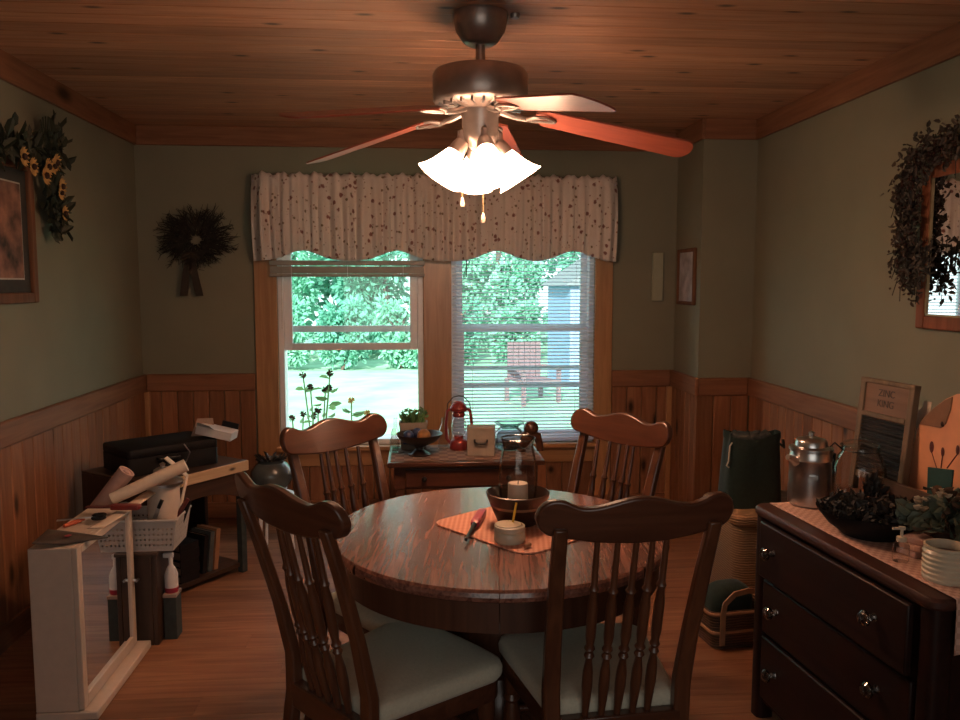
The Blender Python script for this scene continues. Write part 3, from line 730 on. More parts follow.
ca = thing('pillar_candle', 'cream pillar candle standing inside the glass hurricane shade', 'candle', (.308, 2.412, ct+.018))
MB().lathe([(0, 0), (.031, 0), (.031, .102), (.029, .106), (.012, .104), (0, .100)], 28).build('wax', M['candle'], ca)
MB().tube([(0, 0, .098), (.001, 0, .114)], .0012, 5).build('wick', M['blackmetal'], ca)
hu = [(.044, .0), (.049, .03), (.056, .07), (.060, .11), (.0605, .135), (.057, .17), (.050, .205), (.0475, .22), (.049, .232), (.0535, .245)]
o = MB().lathe(hu+[(r-.0025, z) for r, z in reversed(hu)], 40, cap=False).build('hurricane_glass', M['clear']); o.location = (.308, 2.412, ct+.0185)
tag(o, 'clear glass hurricane chimney around the candle in the brown bowl', 'candle shade')
MB().tube([(.0525*cos(k*2*pi/40), .0525*sin(k*2*pi/40), .245) for k in range(41)], .0022, 8).build('glass_rim', glassm('rim_glass', (.9, .9, .9), .45, .12, 1.0), o)
jr = thing('small_crock', 'small cream stoneware crock with lid beside the brown bowl', 'crock', (.262, 2.235, ct))
MB().lathe([(0, 0), (.042, 0), (.045, .006), (.045, .028), (.0425, .031), (.045, .034), (.044, .046), (.037, .048), (.035, .02), (0, .018)], 32).build('crock_body', M['crock'], jr)
MB().lathe([(0, .044), (.036, .044), (.0385, .048), (.037, .054), (.02, .056), (0, .056)], 32, X=T(-.004, 0, -.004)).build('lid', M['crock'], jr)
o = MB().tube([(0, 0, 0), (.012, .012, .055)], .0035, 6).build('pencil', M['pencil']); o.location = (.272, 2.245, ct+.05); tag(o, 'yellow pencil stub sticking up from the small cream crock', 'pencil')
p1, p2 = onz(480, 515, TZ+.02), onz(466, 540, TZ+.012)
li = thing('gas_lighter', 'red handled long lighter with black nozzle lying on pink cloth', 'lighter', (p1.x, p1.y, ct+.012), atan2(p2.y-p1.y, p2.x-p1.x))
Ll = (p2-p1).length
MB().rings(rrect(-.05, Ll*.42, -.0135, .0135, .01), [(.9, -.011), (1, -.006), (1, .006), (.9, .011)]).build('handle', M['redplastic'], li)
MB().tube([(Ll*.40, 0, 0), (Ll*.62, 0, 0), (Ll, 0, -.004)], [.009, .006, .005], 8).build('nozzle', M['blackmetal'], li)
p = onz(528, 546, ct+.006)
o = MB().tube([(-.014, 0, 0), (-.012, 0, 0), (.012, .004, 0), (.014, .004, 0)], [.004, .006, .006, .004], 8).build('wood_peg', M['nub']); o.location = (p.x, p.y, ct+.0075); o.rotation_euler = (0, 0, .7)
tag(o, 'small brown wooden peg lying beside the cream crock on pink cloth', 'peg')

# ================================================================== SIDE TABLE UNDER THE WINDOW
SZ = .58
st = thing('side_table', 'small brown drawer table standing under the windows', 'side table', (.25, 4.22, 0))
MB().box(-.40, .40, -.22, .23, SZ-.025, SZ).build('tabletop', M['oakX'], st, bevel=.005)
MB().box(-.37, .37, -.17, .2, SZ-.15, SZ-.026).build('apron', M['oakX'], st, bevel=.003)
dr = MB().box(-.31, .31, -.186, -.17, SZ-.135, SZ-.045).build('drawer', M['oakX'], st, bevel=.004)
for x in (-.215, .215): MB().lathe([(0, 0), (.006, .0), (.006, .012), (.014, .018), (.014, .024), (0, .028)], 16, X=T(x, -.186, SZ-.09, pi/2)).build('knob', M['blackmetal'], dr)
for sx in (-.36, .32):
    for sy in (-.165, .15): MB().box(sx, sx+.045, sy, sy+.045, 0, SZ-.026).build('leg', M['oak'], st, bevel=.004)
o = MB().box(-.385, .385, -.19, .19, 0, .003).build('table_runner', M['stripecloth']); o.location = (.25, 4.22, SZ+.0005); tag(o, 'brown striped woven runner lying on the side table under windows', 'table runner')
sz = SZ+.004
cp = thing('footed_bowl', 'dark footed compote bowl on the side table under the left window', 'bowl', (.012, 4.17, sz))
MB().lathe([(0, 0), (.058, 0), (.06, .006), (.04, .016), (.022, .03), (.02, .042), (.05, .056), (.09, .076), (.115, .10), (.122, .114), (.116, .112), (.085, .084), (.04, .066), (0, .062)], 36).build('bowl_body', M['bowl'], cp)
def ball(name, mat, label, cat, x, y, z, r, group=None):
    o = MB().lathe([(0, -r)]+[(r*cos(a), r*sin(a)) for a in [(-pi/2+pi*k/10) for k in range(1, 10)]]+[(0, r)], 16).build(name, mat); o.location = (x, y, z); tag(o, label, cat, group)
ball('orange_gourd', plain('dull_orange_skin', (.28, .13, .04), .6, var=.2), 'dull orange gourd lying in the dark footed bowl', 'gourd', .035, 4.15, sz+.105, .036)
ball('blue_ball', M['blueflower'], 'dark blue glazed ball at left in the dark footed bowl', 'ball', -.045, 4.165, sz+.104, .028, 'blue balls in the footed bowl')
ball('blue_ball', M['blueflower'], 'dark blue glazed ball at the back of the dark footed bowl', 'ball', .0, 4.225, sz+.106, .028, 'blue balls in the footed bowl')
pl = thing('planter', 'white oblong planter with blue decoration on side table behind footed bowl', 'planter', (-.02, 4.345, sz))
MB().rings(rrect(-.075, .075, -.045, .045, .01), [(.86, 0), (.9, .005), (1, .13), (1.04, .135), (1.04, .148), (.93, .148), (.9, .135)]).build('planter_body', M['cratewhite'], pl)
MB().box(-.055, .055, -.0465, -.040, .03, .10).build('blue_motif', M['blueflower'], pl, bevel=.01)
mb = MB()
for k in range(46):
    a = random.random()*6.28; r = random.random()*.06; h = mixr(.14, .2)
    mb.leaf((r*cos(a), r*.5*sin(a), .14), (cos(a)*.8, sin(a)*.5, 1), mixr(.03, .09), .022)
for q in ((-.045, .0), (.05, .01), (0, -.01)):
    mb.tube([(q[0], q[1], .14), (q[0]*1.3, q[1], .21)], .0025, 5)
    for k in range(8): mb.leaf((q[0]*1.2, q[1], .17+k*.006), (random.gauss(0, 1), random.gauss(0, 1), .3), .035, .018)
mb.build('foliage', M['leafC'], pl, smooth=False)
ln = thing('barn_lantern', 'small red barn lantern with glass globe and bail on the side table', 'lantern', (.225, 4.30, sz))
MB().lathe([(0, 0), (.046, 0), (.05, .008), (.05, .04), (.04, .052), (.026, .06), (.026, .075), (0, .075)], 28).build('fuel_tank', M['red'], ln)
gl = [(.026, .075), (.038, .095), (.042, .125), (.036, .16), (.026, .18)]
MB().lathe(gl+[(r-.002, z) for r, z in reversed(gl)], 28, cap=False).build('glass_globe', M['clear'], ln)
MB().lathe([(0, .178), (.03, .178), (.036, .19), (.03, .205), (.045, .212), (.048, .225), (.034, .25), (.016, .262), (0, .264)], 28).build('cap', M['red'], ln)
for s in (-1, 1): MB().tube([(s*.042, 0, .03), (s*.066, 0, .06), (s*.07, 0, .14), (s*.062, 0, .21), (s*.038, 0, .225)], .0085, 8).build('side_tube', M['red'], ln)
MB().tube([(-.066, 0, .18), (-.06, 0, .25), (-.03, 0, .285), (0, 0, .292), (.03, 0, .285), (.06, 0, .25), (.066, 0, .18)], .003, 6).build('bail', M['blackmetal'], ln)
bt = [(.0, 0), (.028, 0), (.03, .01), (.03, .09), (.02, .12), (.012, .14), (.012, .165), (.015, .168)]
o = MB().lathe(bt+[(max(0, r-.003), z+.003) for r, z in reversed(bt)], 24, cap=False).build('glass_bottle', M['clear']); o.location = (.145, 4.33, sz); tag(o, 'clear glass bottle standing left of the red lantern', 'bottle')
for i, (x, y, h, l) in enumerate(((-.118, 4.36, .16, 'slim clear glass bottle at the left back corner of the side table'), (-.122, 4.25, .12, 'short clear glass bottle at the left edge of the side table'))):
    q = [(0, 0), (.022, 0), (.024, .006), (.024, h*.55), (.01, h*.72), (.01, h), (.013, h+.003)]
    o = MB().lathe(q+[(max(0, r-.003), z+.003) for r, z in reversed(q)], 20, cap=False).build('glass_bottle', M['clear']); o.location = (x, y, sz); tag(o, l, 'bottle')
cr = thing('wooden_box', 'whitewashed wooden box with a dark handle beside the red lantern', 'box', (.335, 4.16, sz), RD(-6))
MB().box(-.072, .072, -.05, .05, 0, .145).build('box_body', M['cratewhite'], cr, bevel=.004)
MB().box(-.074, .074, -.053, .053, .138, .15).build('lid', M['cratewhite'], cr, bevel=.003)
MB().tube([(-.032, -.05, .085), (-.032, -.062, .078), (-.02, -.068, .07), (.02, -.068, .07), (.032, -.062, .078), (.032, -.05, .085)], .0055, 8).build('handle', M['blackmetal'], cr)
bj = thing('blue_jar', 'pale blue glass jar with wide flared rim on side table', 'jar', (.50, 4.29, sz))
q = [(0, 0), (.06, 0), (.075, .01), (.085, .05), (.082, .085), (.06, .11), (.05, .118), (.056, .126), (.078, .14), (.082, .145)]
MB().lathe(q+[(max(0, r-.004), z+.004) for r, z in reversed(q)], 36, cap=False).build('jar_body', M['blueglass'], bj)
MB().lathe([(.0, .118), (.05, .118), (.052, .122), (0, .126)], 30).build('stopper', M['blueglass'], bj)
rn = thing('wooden_ornament', 'reddish brown wooden bird ornament with rounded head at side table right end', 'ornament', (.605, 4.20, sz))
o = MB()
o.tube([(-.05, .01, .02), (-.035, .0, .06), (-.012, 0, .095), (.0, 0, .11)], [.02, .035, .034, .03], 14)
o.tube([(-.05, .01, .0), (-.05, .01, .022)], [.032, .026], 14)
o.build('body', M['oakX'], rn, sub=1)
MB().lathe([(0, -.04)]+[(.04*cos(-pi/2+pi*k/10), .04*sin(-pi/2+pi*k/10)) for k in range(1, 10)]+[(0, .04)], 18, X=T(.0, 0, .128)).build('head', M['oakX'], rn)
MB().tube([(-.01, 0, .10), (.035, 0, .082), (.048, 0, .04), (.05, 0, .006)], [.03, .024, .018, .02], 12).build('tail', M['oakX'], rn)

# grey jug on white plant stand
p = ony(272, 492, 4.45)
ps = thing('plant_stand', 'low white plant stand holding the grey jug beside the window', 'plant stand', (p.x, 4.45, 0))
MB().lathe([(0, .30), (.115, .30), (.12, .306), (.12, .318), (0, .322)], 32).build('stand_top', M['vinyl'], ps)
for k in range(3): a = k*2.094; MB().tube([(.09*cos(a), .09*sin(a), .302), (.11*cos(a), .11*sin(a), 0)], [.012, .009], 8).build('leg', M['vinyl'], ps)
jg = thing('grey_jug', 'round blue grey glazed pot with spiky plant beside left window', 'plant pot', (p.x, 4.45, .323))
MB().lathe([(0, 0), (.06, 0), (.068, .006), (.10, .05), (.116, .09), (.112, .13), (.085, .165), (.072, .175), (.076, .187), (.084, .193), (.074, .192), (.064, .175), (0, .165)], 36).build('pot_body', M['pot'], jg)
mb = MB()
for k in range(50): a = random.random()*6.28; mb.leaf((.03*cos(a), .03*sin(a), .165), (cos(a)*.7, sin(a)*.7, .55), mixr(.05, .095), .012)
mb.build('foliage', M['dried'], jg, smooth=False)

# ================================================================== LEFT: MIRROR CABINET, STAND, BASKET
cx0, cx1, cy0, cy1, cz = -1.294, -1.134, 2.712, 3.232, .60
mc = thing('mirror_cabinet', 'cream painted wall cabinet with mirror door standing on the floor', 'cabinet', (cx0, cy0, 0))
W_, D_ = cx1-cx0, cy1-cy0
mb = MB().box(0, W_-.02, 0, D_, .03, cz); mb.build('cabinet_body', M['cream'], mc, bevel=.003)
d_ = MB(); 
for a in ((0, .035, .035, cz), (D_-.035, D_, .035, cz)): d_.box(W_-.02, W_, a[0], a[1], a[2], a[3])
d_.box(W_-.02, W_, .035, D_-.035, .035, .075).box(W_-.02, W_, .035, D_-.035, cz-.028, cz)
d_ = d_.build('door', M['cream'], mc, bevel=.003)
MB().box(W_-.014, W_-.008, .03, D_-.03, .07, cz-.02).build('mirror_glass', M['mirror'], d_)
MB().box(0, W_+.045, -.006, D_+.03, 0, .03).build('base_ledge', M['cream'], mc, bevel=.005)
for dz in (.30,): MB().tube([(W_, D_-.018, dz), (W_+.018, D_-.018, dz)], .006, 8).tube([(W_+.016, D_-.03, dz), (W_+.016, D_-.006, dz)], .005, 8).build('latch', M['steel'], d_)
# dark wood stand and the white basket on it
sp0 = onz(160, 646, 0)
sx0, sx1, sy0, sy1, szz = -1.36, -1.062, 3.275, 3.50, .375
sd = thing('crate_stand', 'dark brown open wooden stand under the white plastic basket', 'stand', (sx0, sy0, 0))
w, d, h = sx1-sx0, sy1-sy0, szz
MB().box(0, .02, 0, d, 0, h).build('side_panel', M['darkbrown'], sd, bevel=.003); MB().box(w-.02, w, 0, d, 0, h).build('side_panel', M['darkbrown'], sd, bevel=.003)
MB().box(.02, w-.02, 0, .018, 0, h).build('front_panel', M['darkbrown'], sd, bevel=.003)
MB().box(-.005, w+.005, -.005, d+.005, h, h+.015).build('stand_top', M['darkbrownX'], sd, bevel=.003)
bl_, br_ = onz(114, 551, szz+.02), onz(172, 551, szz+.02)
bw = (br_.x-bl_.x)/2; bc = Vector(((bl_.x+br_.x)/2, sy0+.115))
bk = thing('plastic_basket', 'white perforated plastic basket of odds and ends on the dark stand', 'basket', (bc.x, bc.y, szz+.0155))
H = .125; bd = .095
# walls with real holes: strips between rows and columns of holes
def wallgrid(mb, fn, ncol, rows):
    us = [0.0]; 
    for c_ in range(ncol): u = .05+.9*c_/(ncol-1); us += [u-.014, u+.014]
    us.append(1.0)
    vs_ = [0.0]
    for r_ in rows: vs_ += [r_-.035, r_+.035]
    vs_.append(1.0)
    V = [fn(u, v) for v in vs_ for u in us]; nu = len(us); F = []
    for j in range(len(vs_)-1):
        for i in range(nu-1):
            if i % 2 == 1 and j % 2 == 1: continue
            F.append((j*nu+i, j*nu+i+1, (j+1)*nu+i+1, (j+1)*nu+i))
    mb.add(V, F)
mb = MB(); tw = bw*1.16; td = bd*1.14; rows = (.18, .36, .54, .72)
co = [((-bw, -bd), (bw, -bd), (-tw, -td), (tw, -td), 14), ((bw, -bd), (bw, bd), (tw, -td), (tw, td), 8), ((bw, bd), (-bw, bd), (tw, td), (-tw, td), 14), ((-bw, bd), (-bw, -bd), (-tw, td), (-tw, -td), 8)]
for a, b, c_, d2, n in co:
    wallgrid(mb, lambda u, v, a=a, b=b, c_=c_, d2=d2: tuple((Vector(a)*(1-u)+Vector(b)*u)*(1-v)+(Vector(c_)*(1-u)+Vector(d2)*u)*v)+(.004+v*H,), n, rows)
mb.add([(-bw, -bd, .004), (bw, -bd, .004), (bw, bd, .004), (-bw, bd, .004)], [(0, 1, 2, 3)])
o = mb.build('basket_body', M['whiteplastic'], bk, smooth=False); m_ = o.modifiers.new('s', 'SOLIDIFY'); m_.thickness = .004
mb = MB(); c4 = [(-tw, -td), (tw, -td), (tw, td), (-tw, td)]
mb.tube([(x, y, H+.004) for x, y in [(0, -td)]+c4[1:3]+[c4[3], c4[0], (0, -td)]], .006, 8); mb.build('rim', M['whiteplastic'], bk)
bz = szz+.024
p = ony(164, 515, bc.y+.01)
cn = thing('lidded_canister', 'steel lidded canister standing in the white plastic basket', 'canister', (p.x, bc.y+.015, bz))
MB().lathe([(0, 0), (.062, 0), (.065, .01), (.065, .25), (.062, .255), (0, .255)], 32).build('canister_body', M['cream'], cn)
MB().lathe([(.066, .24), (.082, .245), (.082, .256), (.06, .268), (.04, .28), (.036, .305), (.02, .315), (.008, .318), (.012, .33), (0, .338)], 32, cap=False).build('lid', M['steel'], cn)
def stick(name, label, cat, pa, pb, r, mat, extra=None):
    o = MB(); o.tube([pa, tuple(Vector(pa).lerp(Vector(pb), .5)), pb], r, 8); o = o.build(name, mat); tag(o, label, cat); return o
pk = bc.y-.06
p1 = ony(140, 519, pk); p2 = ony(138, 500, pk)
p3 = ony(154, 520, pk+.01); p4 = ony(163, 500, pk+.02)
kn = thing('putty_knife', 'shiny steel putty knife standing in the basket before the canister', 'knife', tuple(p3)); 
MB().box(-.008, .008, -.001, .001, -.07, .05, X=T(0, 0, 0, 0, .4, 0)).build('knife_blade', M['steel'], kn)
MB().tube([(.02, 0, .05), (.036, 0, .085)], .008, 8).build('handle', M['blackmetal'], kn)
stick('glass_tube', 'dark blue tube at left end inside the white plastic basket', 'tube', (ony(123, 520, pk).x, pk, bz+.005), (ony(124, 495, pk).x, pk, ony(124, 503, pk).z), .018, M['screen'])
p = ony(183, 510, bc.y)
pr = thing('pliers', 'dark pliers with maroon grips leaning in right end of basket', 'pliers', (p.x-.03, bc.y, bz+.02), .2)
MB().tube([(-.02, 0, 0), (.0, 0, .08), (.05, 0, .16)], [.008, .011, .009], 8).build('grip', M['maroon'], pr); MB().tube([(.0, .02, 0), (.025, .02, .07), (.055, .02, .145)], [.008, .011, .008], 8).build('grip', M['black'], pr)
MB().tube([(-.02, .01, -.01), (.0, .01, .02)], [.012, .01], 8).build('jaw', M['steel'], pr)
p = ony(178, 470, bc.y+.03)
sc_ = thing('paint_scraper', 'pale cardboard strip folded over beside the steel canister', 'strip', (p.x, bc.y+.05, p.z), 0)
MB().ribbon([(-.055, 0, .05), (-.01, 0, .01), (.03, 0, -.03), (.022, 0, -.07), (.0, 0, -.16)], (0, .04, 0), .004).build('strip_sheet', M['paper'], sc_)
# papers and tools on top of the cabinet
ct2 = cz
a, b = onz(112, 499, ct2+.03), ony(186, 465, 3.29)
rl = MB(); rl.tube([tuple(a), tuple(a.lerp(b, .5)), tuple(b)], [.024, .026, .026], 16)
o = rl.build('paper_roll', M['paper']); tag(o, 'long cream paper roll lying across cabinet and basket', 'paper roll')
a2, b2 = onz(90, 528, ct2+.004), onz(150, 492, ct2+.01)
mb = MB(); mb.grid(lambda u, v: (a2.x+(b2.x-a2.x)*u+.055*v-.01, a2.y+(b2.y-a2.y)*u*.9, ct2+.0025+.018*u*u*(1+.4*sin(v*3))), 10, 6); o = mb.build('paper_sheet', M['paper'], ang=3)
so = o.modifiers.new('s', 'SOLIDIFY'); so.thickness = .001; tag(o, 'curling cream paper sheet lying on the mirror cabinet under red handle', 'paper')
a, b = ony(107, 497, 3.36), ony(127, 471, 3.36)
a = a+(a-b)*.6
d = (b-a); R = d.to_track_quat('Z', 'Y').to_matrix().to_4x4(); R.translation = a
o = MB(); o.lathe([(.034, 0), (.034, d.length), (.026, d.length), (.024, d.length-.004), (.014, d.length-.004), (.013, d.length), (.005, d.length), (0, d.length-.003)], 24, X=R); o = o.build('wallpaper_roll', M['pinkpaper']); tag(o, 'short pinkish wallpaper roll leaning against the back of the basket', 'paper roll')
a, b = onz(86, 507, ct2+.03), onz(141, 507, ct2+.03)
sw = thing('hand_tool', 'red handled flat tool lying across the top of the cabinet', 'tool', tuple((a+b)/2), atan2(b.y-a.y, b.x-a.x)); L = (b-a).length/2
MB().rings(rrect(-L*.1, L, -.016, .016, .012), [(.96, -.008), (1, -.004), (1, .006), (.96, .01)]).build('handle', M['red'], sw)
MB().rings(rrect(-L, -L*.05, -.013, .013, .004), [(1, -.002), (1, .002)]).build('tool_blade', M['maroon'], sw)
p = onz(93, 517, ct2+.02)
ss = thing('scissors', 'black handled scissors lying on the cabinet below the red tool', 'scissors', tuple(p), .3)
for s in (-1, 1):
    pts = [(.02*cos(q*.63)+.02, s*.02+.014*sin(q*.63), 0) for q in range(11)]
    MB().tube(pts, .006, 8).build('finger_ring', M['black'], ss)
    MB().box(-.12, .0, s*.004-.004, s*.004+.004, -.001+s*.001, .001+s*.001, X=T(0, 0, 0, 0, 0, s*.12)).build('scissor_blade', M['steel'], ss)
a, b = onz(64, 526, ct2+.008), onz(84, 519, ct2+.012)
o = MB().tube([tuple(a), tuple(a.lerp(b, .6)), tuple(b)], [.007, .009, .006], 8).build('screwdriver_handle', M['orangeplastic']); tag(o, 'orange tool handle lying between scissors and dark leaflet', 'tool')
mb = MB(); pA, pB, pC, pD = onz(32, 543, ct2+.03), onz(48, 529, ct2+.035), onz(108, 537, ct2+.006), onz(62, 545, ct2+.006)
mb.grid(lambda u, v: tuple((pA.lerp(pD, u)).lerp(pB.lerp(pC, u), v)+Vector((0, 0, .012*sin(u*3.1)*sin(v*3)))), 10, 8)
lt = thing('leaflet', 'dark folded leaflet with a red mark on the cabinet front corner', 'leaflet', tuple(pD))
o = mb.build('leaflet_sheet', M['leaflet'], lt, ang=3); o.location = -pD; so = o.modifiers.new('s', 'SOLIDIFY'); so.thickness = .004
q = pA.lerp(pD, .7).lerp(pB.lerp(pC, .7), .4)+Vector((0, 0, .013)); o = MB().lathe([(0, .006), (.012, .004), (0, .0)], 7, X=T(q.x-pD.x, q.y-pD.y, q.z-pD.z)).build('red_mark', M['redplastic'], lt)
# bottles under the basket, by the stand
p = onz(166, 628, 0)
p2 = onz(165, 592, .19)
sb = thing('spray_bottle', 'white and red spray bottle standing on a small box beside the stand', 'bottle', (-1.03, 3.36, .195))
MB().lathe([(0, 0), (.026, 0), (.028, .006), (.028, .02), (.0285, .021)], 20, cap=True).build('red_band', M['redplastic'], sb)
MB().lathe([(0, .02), (.027, .02), (.027, .075), (.018, .10), (.009, .115), (.009, .15), (0, .15)], 20).build('bottle_body', M['white'], sb)
MB().box(-.03, .012, -.008, .008, .145, .165).build('nozzle', M['white'], sb, bevel=.003)
bx = thing('small_box', 'small grey cardboard box on the floor beside the dark stand', 'box', (-1.03, 3.36, 0))
MB().box(-.026, .026, -.035, .04, 0, .187).build('box_body', M['greylining'], bx, bevel=.003); MB().box(-.028, .028, -.037, .042, .18, .194).build('lid', M['tancard'], bx, bevel=.002)

# ================================================================== CORNER DESK
u2 = Vector((.576, .818, 0)).normalized(); FR = Vector((-.866, 4.12, 0)); dkL, dkD, dkZ = .58, .50, .585
ang = atan2(u2.y, u2.x)                   # local x along the front towards FR, local y into the corner
FL = FR-u2*dkL
dk = thing('corner_desk', 'low dark wooden desk set across the left back corner', 'desk', tuple(FL), ang)
MB().box(-.0, dkL, 0.0, dkD, dkZ-.012, dkZ).build('desktop', M['darkbrownX'], dk, bevel=.004)
MB().box(.0, dkL, -.012, 0.004, dkZ-.052, dkZ-.001).build('front_edge', M['plank'], dk, bevel=.003)
arch = [(0, dkZ-.052), (0, dkZ-.20)]+[(dkL*k/16, dkZ-.20+.07*sin(pi*k/16)) for k in range(1, 16)]+[(dkL, dkZ-.20), (dkL, dkZ-.052)]
MB().prism(arch, .006, .024).build('apron', M['darkbrownX'], dk)
MB().box(0, .022, .01, dkD, 0, dkZ-.012).build('side_panel', M['darkbrown'], dk, bevel=.003)
MB().box(dkL-.022, dkL, .30, dkD, 0, dkZ-.012).build('side_panel', M['darkbrown'], dk, bevel=.003)
MB().box(dkL-.04, dkL-.005, .01, .045, 0, dkZ-.012).build('leg', M['greylining'], dk, bevel=.003)
MB().box(.022, dkL-.022, dkD-.02, dkD-.005, .04, dkZ-.012).build('back_panel', M['darkbrown'], dk)
MB().box(.022, dkL-.022, .03, dkD-.02, .03, .05).build('bottom_shelf', M['darkbrownX'], dk)
def dloc(x, y, z): return FL+u2*x+Vector((-u2.y, u2.x, 0))*y+Vector((0, 0, z))
for i in range(5):
    t_ = [.035, .04, .03, .045, .035][i]; z0 = .051+sum([.035, .04, .03, .045, .035][:i])+.0005*i
    bkk = thing('bound_volume', 'dark bound volume, %s, on the desk bottom shelf' % ['lowest of the lying stack', 'second up in the lying stack', 'middle one of the lying stack', 'second from top of the lying stack', 'topmost of the lying stack'][i], 'book', tuple(dloc(.24+.004*(i % 2), .09, z0)), ang, 'dark volumes stacked under the corner desk')
    MB().box(-.055, .055, -.045, .15, 0, .003).box(-.055, .055, -.045, .15, t_-.003, t_).box(-.055, .055, -.048, -.044, 0, t_).build('cover', M['black'], bkk); MB().box(-.051, .051, -.044, .146, .003, t_-.003).build('pages', M['tancard'], bkk)
for i, (m_, h_, l) in enumerate((('black', .19, 'black upright book leaning right of the lying stack under the desk'), ('pot', .20, 'grey green upright book in the middle under the corner desk'), ('nub', .205, 'orange spined upright book under the corner desk'))):
    bb = thing('upright_book', l, 'book', tuple(dloc(.325+.036*i, .06, .051)), ang, 'upright books under the corner desk')
    X = T(0, 0, .002, 0, .12, 0)
    MB().box(0, .003, 0, .14, 0, h_, X=X).box(.022, .025, 0, .14, 0, h_, X=X).box(0, .025, -.003, 0, 0, h_, X=X).build('cover', M[m_], bb); MB().box(.003, .022, .0, .136, .003, h_-.005, X=X).build('pages', M['tancard'], bb)
# black case, white carton
bcv = dloc(.25, .27, dkZ)
tcx = thing('black_case', 'flat black case lying on the corner desk', 'case', (bcv.x, bcv.y, dkZ), ang-.25)
MB().rings(rrect(-.20, .25, -.15, .16, .02), [(1, 0), (1, .08), (.99, .084)]).build('case_base', M['black'], tcx, bevel=.003)
MB().rings(rrect(-.20, .25, -.15, .16, .02), [(.99, .085), (1, .089), (1, .118), (.97, .124)]).build('lid', M['black'], tcx)
MB().tube([(-.06, -.152, .07), (-.06, -.175, .07), (.04, -.175, .07), (.04, -.152, .07)], .006, 8).build('handle', M['blackmetal'], tcx)
ctz = dkZ+.125
p = ony(203, 425, 4.12)
tn = thing('folded_card', 'folded tan cardboard standing behind the white carton on black case', 'card', (p.x, 4.12, ctz), .1)
MB().prism([(-.06, 0), (.06, 0), (.045, .09), (-.03, .09)], -.002, .002, X=T(0, .0, 0, -.3)).build('card_sheet', M['tancard'], tn)
p = ony(217, 432, 4.10)
wc = thing('white_carton', 'open white carton lying tilted on the black case', 'carton', (p.x, 4.10, ctz+.012), -.1)
X = T(0, 0, .012, 0, .22, 0)
MB().box(-.09, .09, -.055, .055, -.02, .022, X=X).build('carton_body', M['white'], wc, bevel=.002)
MB().add([(-.088, -.055, .022), (.0, -.055, .022), (-.01, -.10, .045), (-.075, -.10, .05)], [(0, 1, 2, 3)], .5, X).build('flap', M['white'], wc)
MB().box(.0, .085, .056, .062, -.01, .05, X=X).build('dark_insert', M['black'], wc)
o = MB().tube([tuple(ony(186, 462, 3.9)), tuple(ony(190, 452, 3.9)), tuple(ony(184, 444, 3.9))], .003, 6).build('bent_wire', M['steel']); tag(o, 'thin bent grey wire sticking up before the black case', 'wire')

# ================================================================== DRESSER
NE = Vector((1.209, 1.741, 0)); FE = Vector((1.133, 2.60, 0)); dv = (FE-NE); dl = dv.length; dang = atan2(dv.y, dv.x)-pi/2
DZ = .735; DD = .64
ds = thing('dresser', 'dark mahogany chest of drawers with glass knobs along the right wall', 'dresser', tuple(NE), dang)   # local y along the front, local x towards the wall
def ov(x0, x1, y0, y1, r): return rrect(x0, x1, y0, y1, r)
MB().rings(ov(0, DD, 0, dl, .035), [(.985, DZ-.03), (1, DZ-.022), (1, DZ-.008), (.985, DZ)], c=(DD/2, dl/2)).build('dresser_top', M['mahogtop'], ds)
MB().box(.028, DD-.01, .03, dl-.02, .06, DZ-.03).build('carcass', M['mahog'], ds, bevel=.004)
MB().rings(rrect(.012, .075, .01, .07, .02), [(1, 0), (1, DZ-.03)]).build('corner_post', M['mahog'], ds)
MB().rings(rrect(.012, .075, dl-.065, dl-.005, .02), [(1, 0), (1, DZ-.03)]).build('corner_post', M['mahog'], ds)
for y in (.03, dl-.06): MB().box(DD-.06, DD-.01, y, y+.04, 0, .07).build('foot', M['mahog'], ds)
for i, (z0, z1, out) in enumerate(((.51, .695, -.006), (.315, .495, .012), (.085, .30, .012))):
    d = MB().box(out, out+.02, .078, dl-.07, z0, z1).build('drawer', M['mahog'], ds, bevel=.005)
    for y in (dl-.16, .20):
        k = MB().lathe([(0, 0), (.012, 0), (.009, .008), (.009, .016), (.02, .024), (.022, .032), (.016, .04), (0, .043)], 8, X=T(out, y, (z0+z1)/2+.01, 0, -pi/2)).build('knob', M['knob'], d)
def dp(x, y, z=DZ): return NE+Matrix.Rotation(dang, 3, 'Z') @ Vector((x, y, 0))+Vector((0, 0, z))
def inv(p): return Matrix.Rotation(-dang, 3, 'Z') @ (Vector((p.x, p.y, 0))-NE)
rnr = thing('dresser_runner', 'pink lacy runner lying along the dresser and hanging over its near end', 'table runner', tuple(NE), dang)
def rf(u, v):
    y = dl-.02-(dl+.115)*v; x = .055+u*.5
    if y > -.006: return (x, y, DZ+.0025)
    return (x, -.007-.01*sin(u*20)*min(1, -y*20), DZ+.001+y-.0+.016*abs(sin(u*13))*(1 if v > .98 else 0))
o = MB().grid(rf, 40, 60).build('runner_cloth', M['runner'], rnr, ang=3); so = o.modifiers.new('s', 'SOLIDIFY'); so.thickness = .0015
rz = DZ+.0045
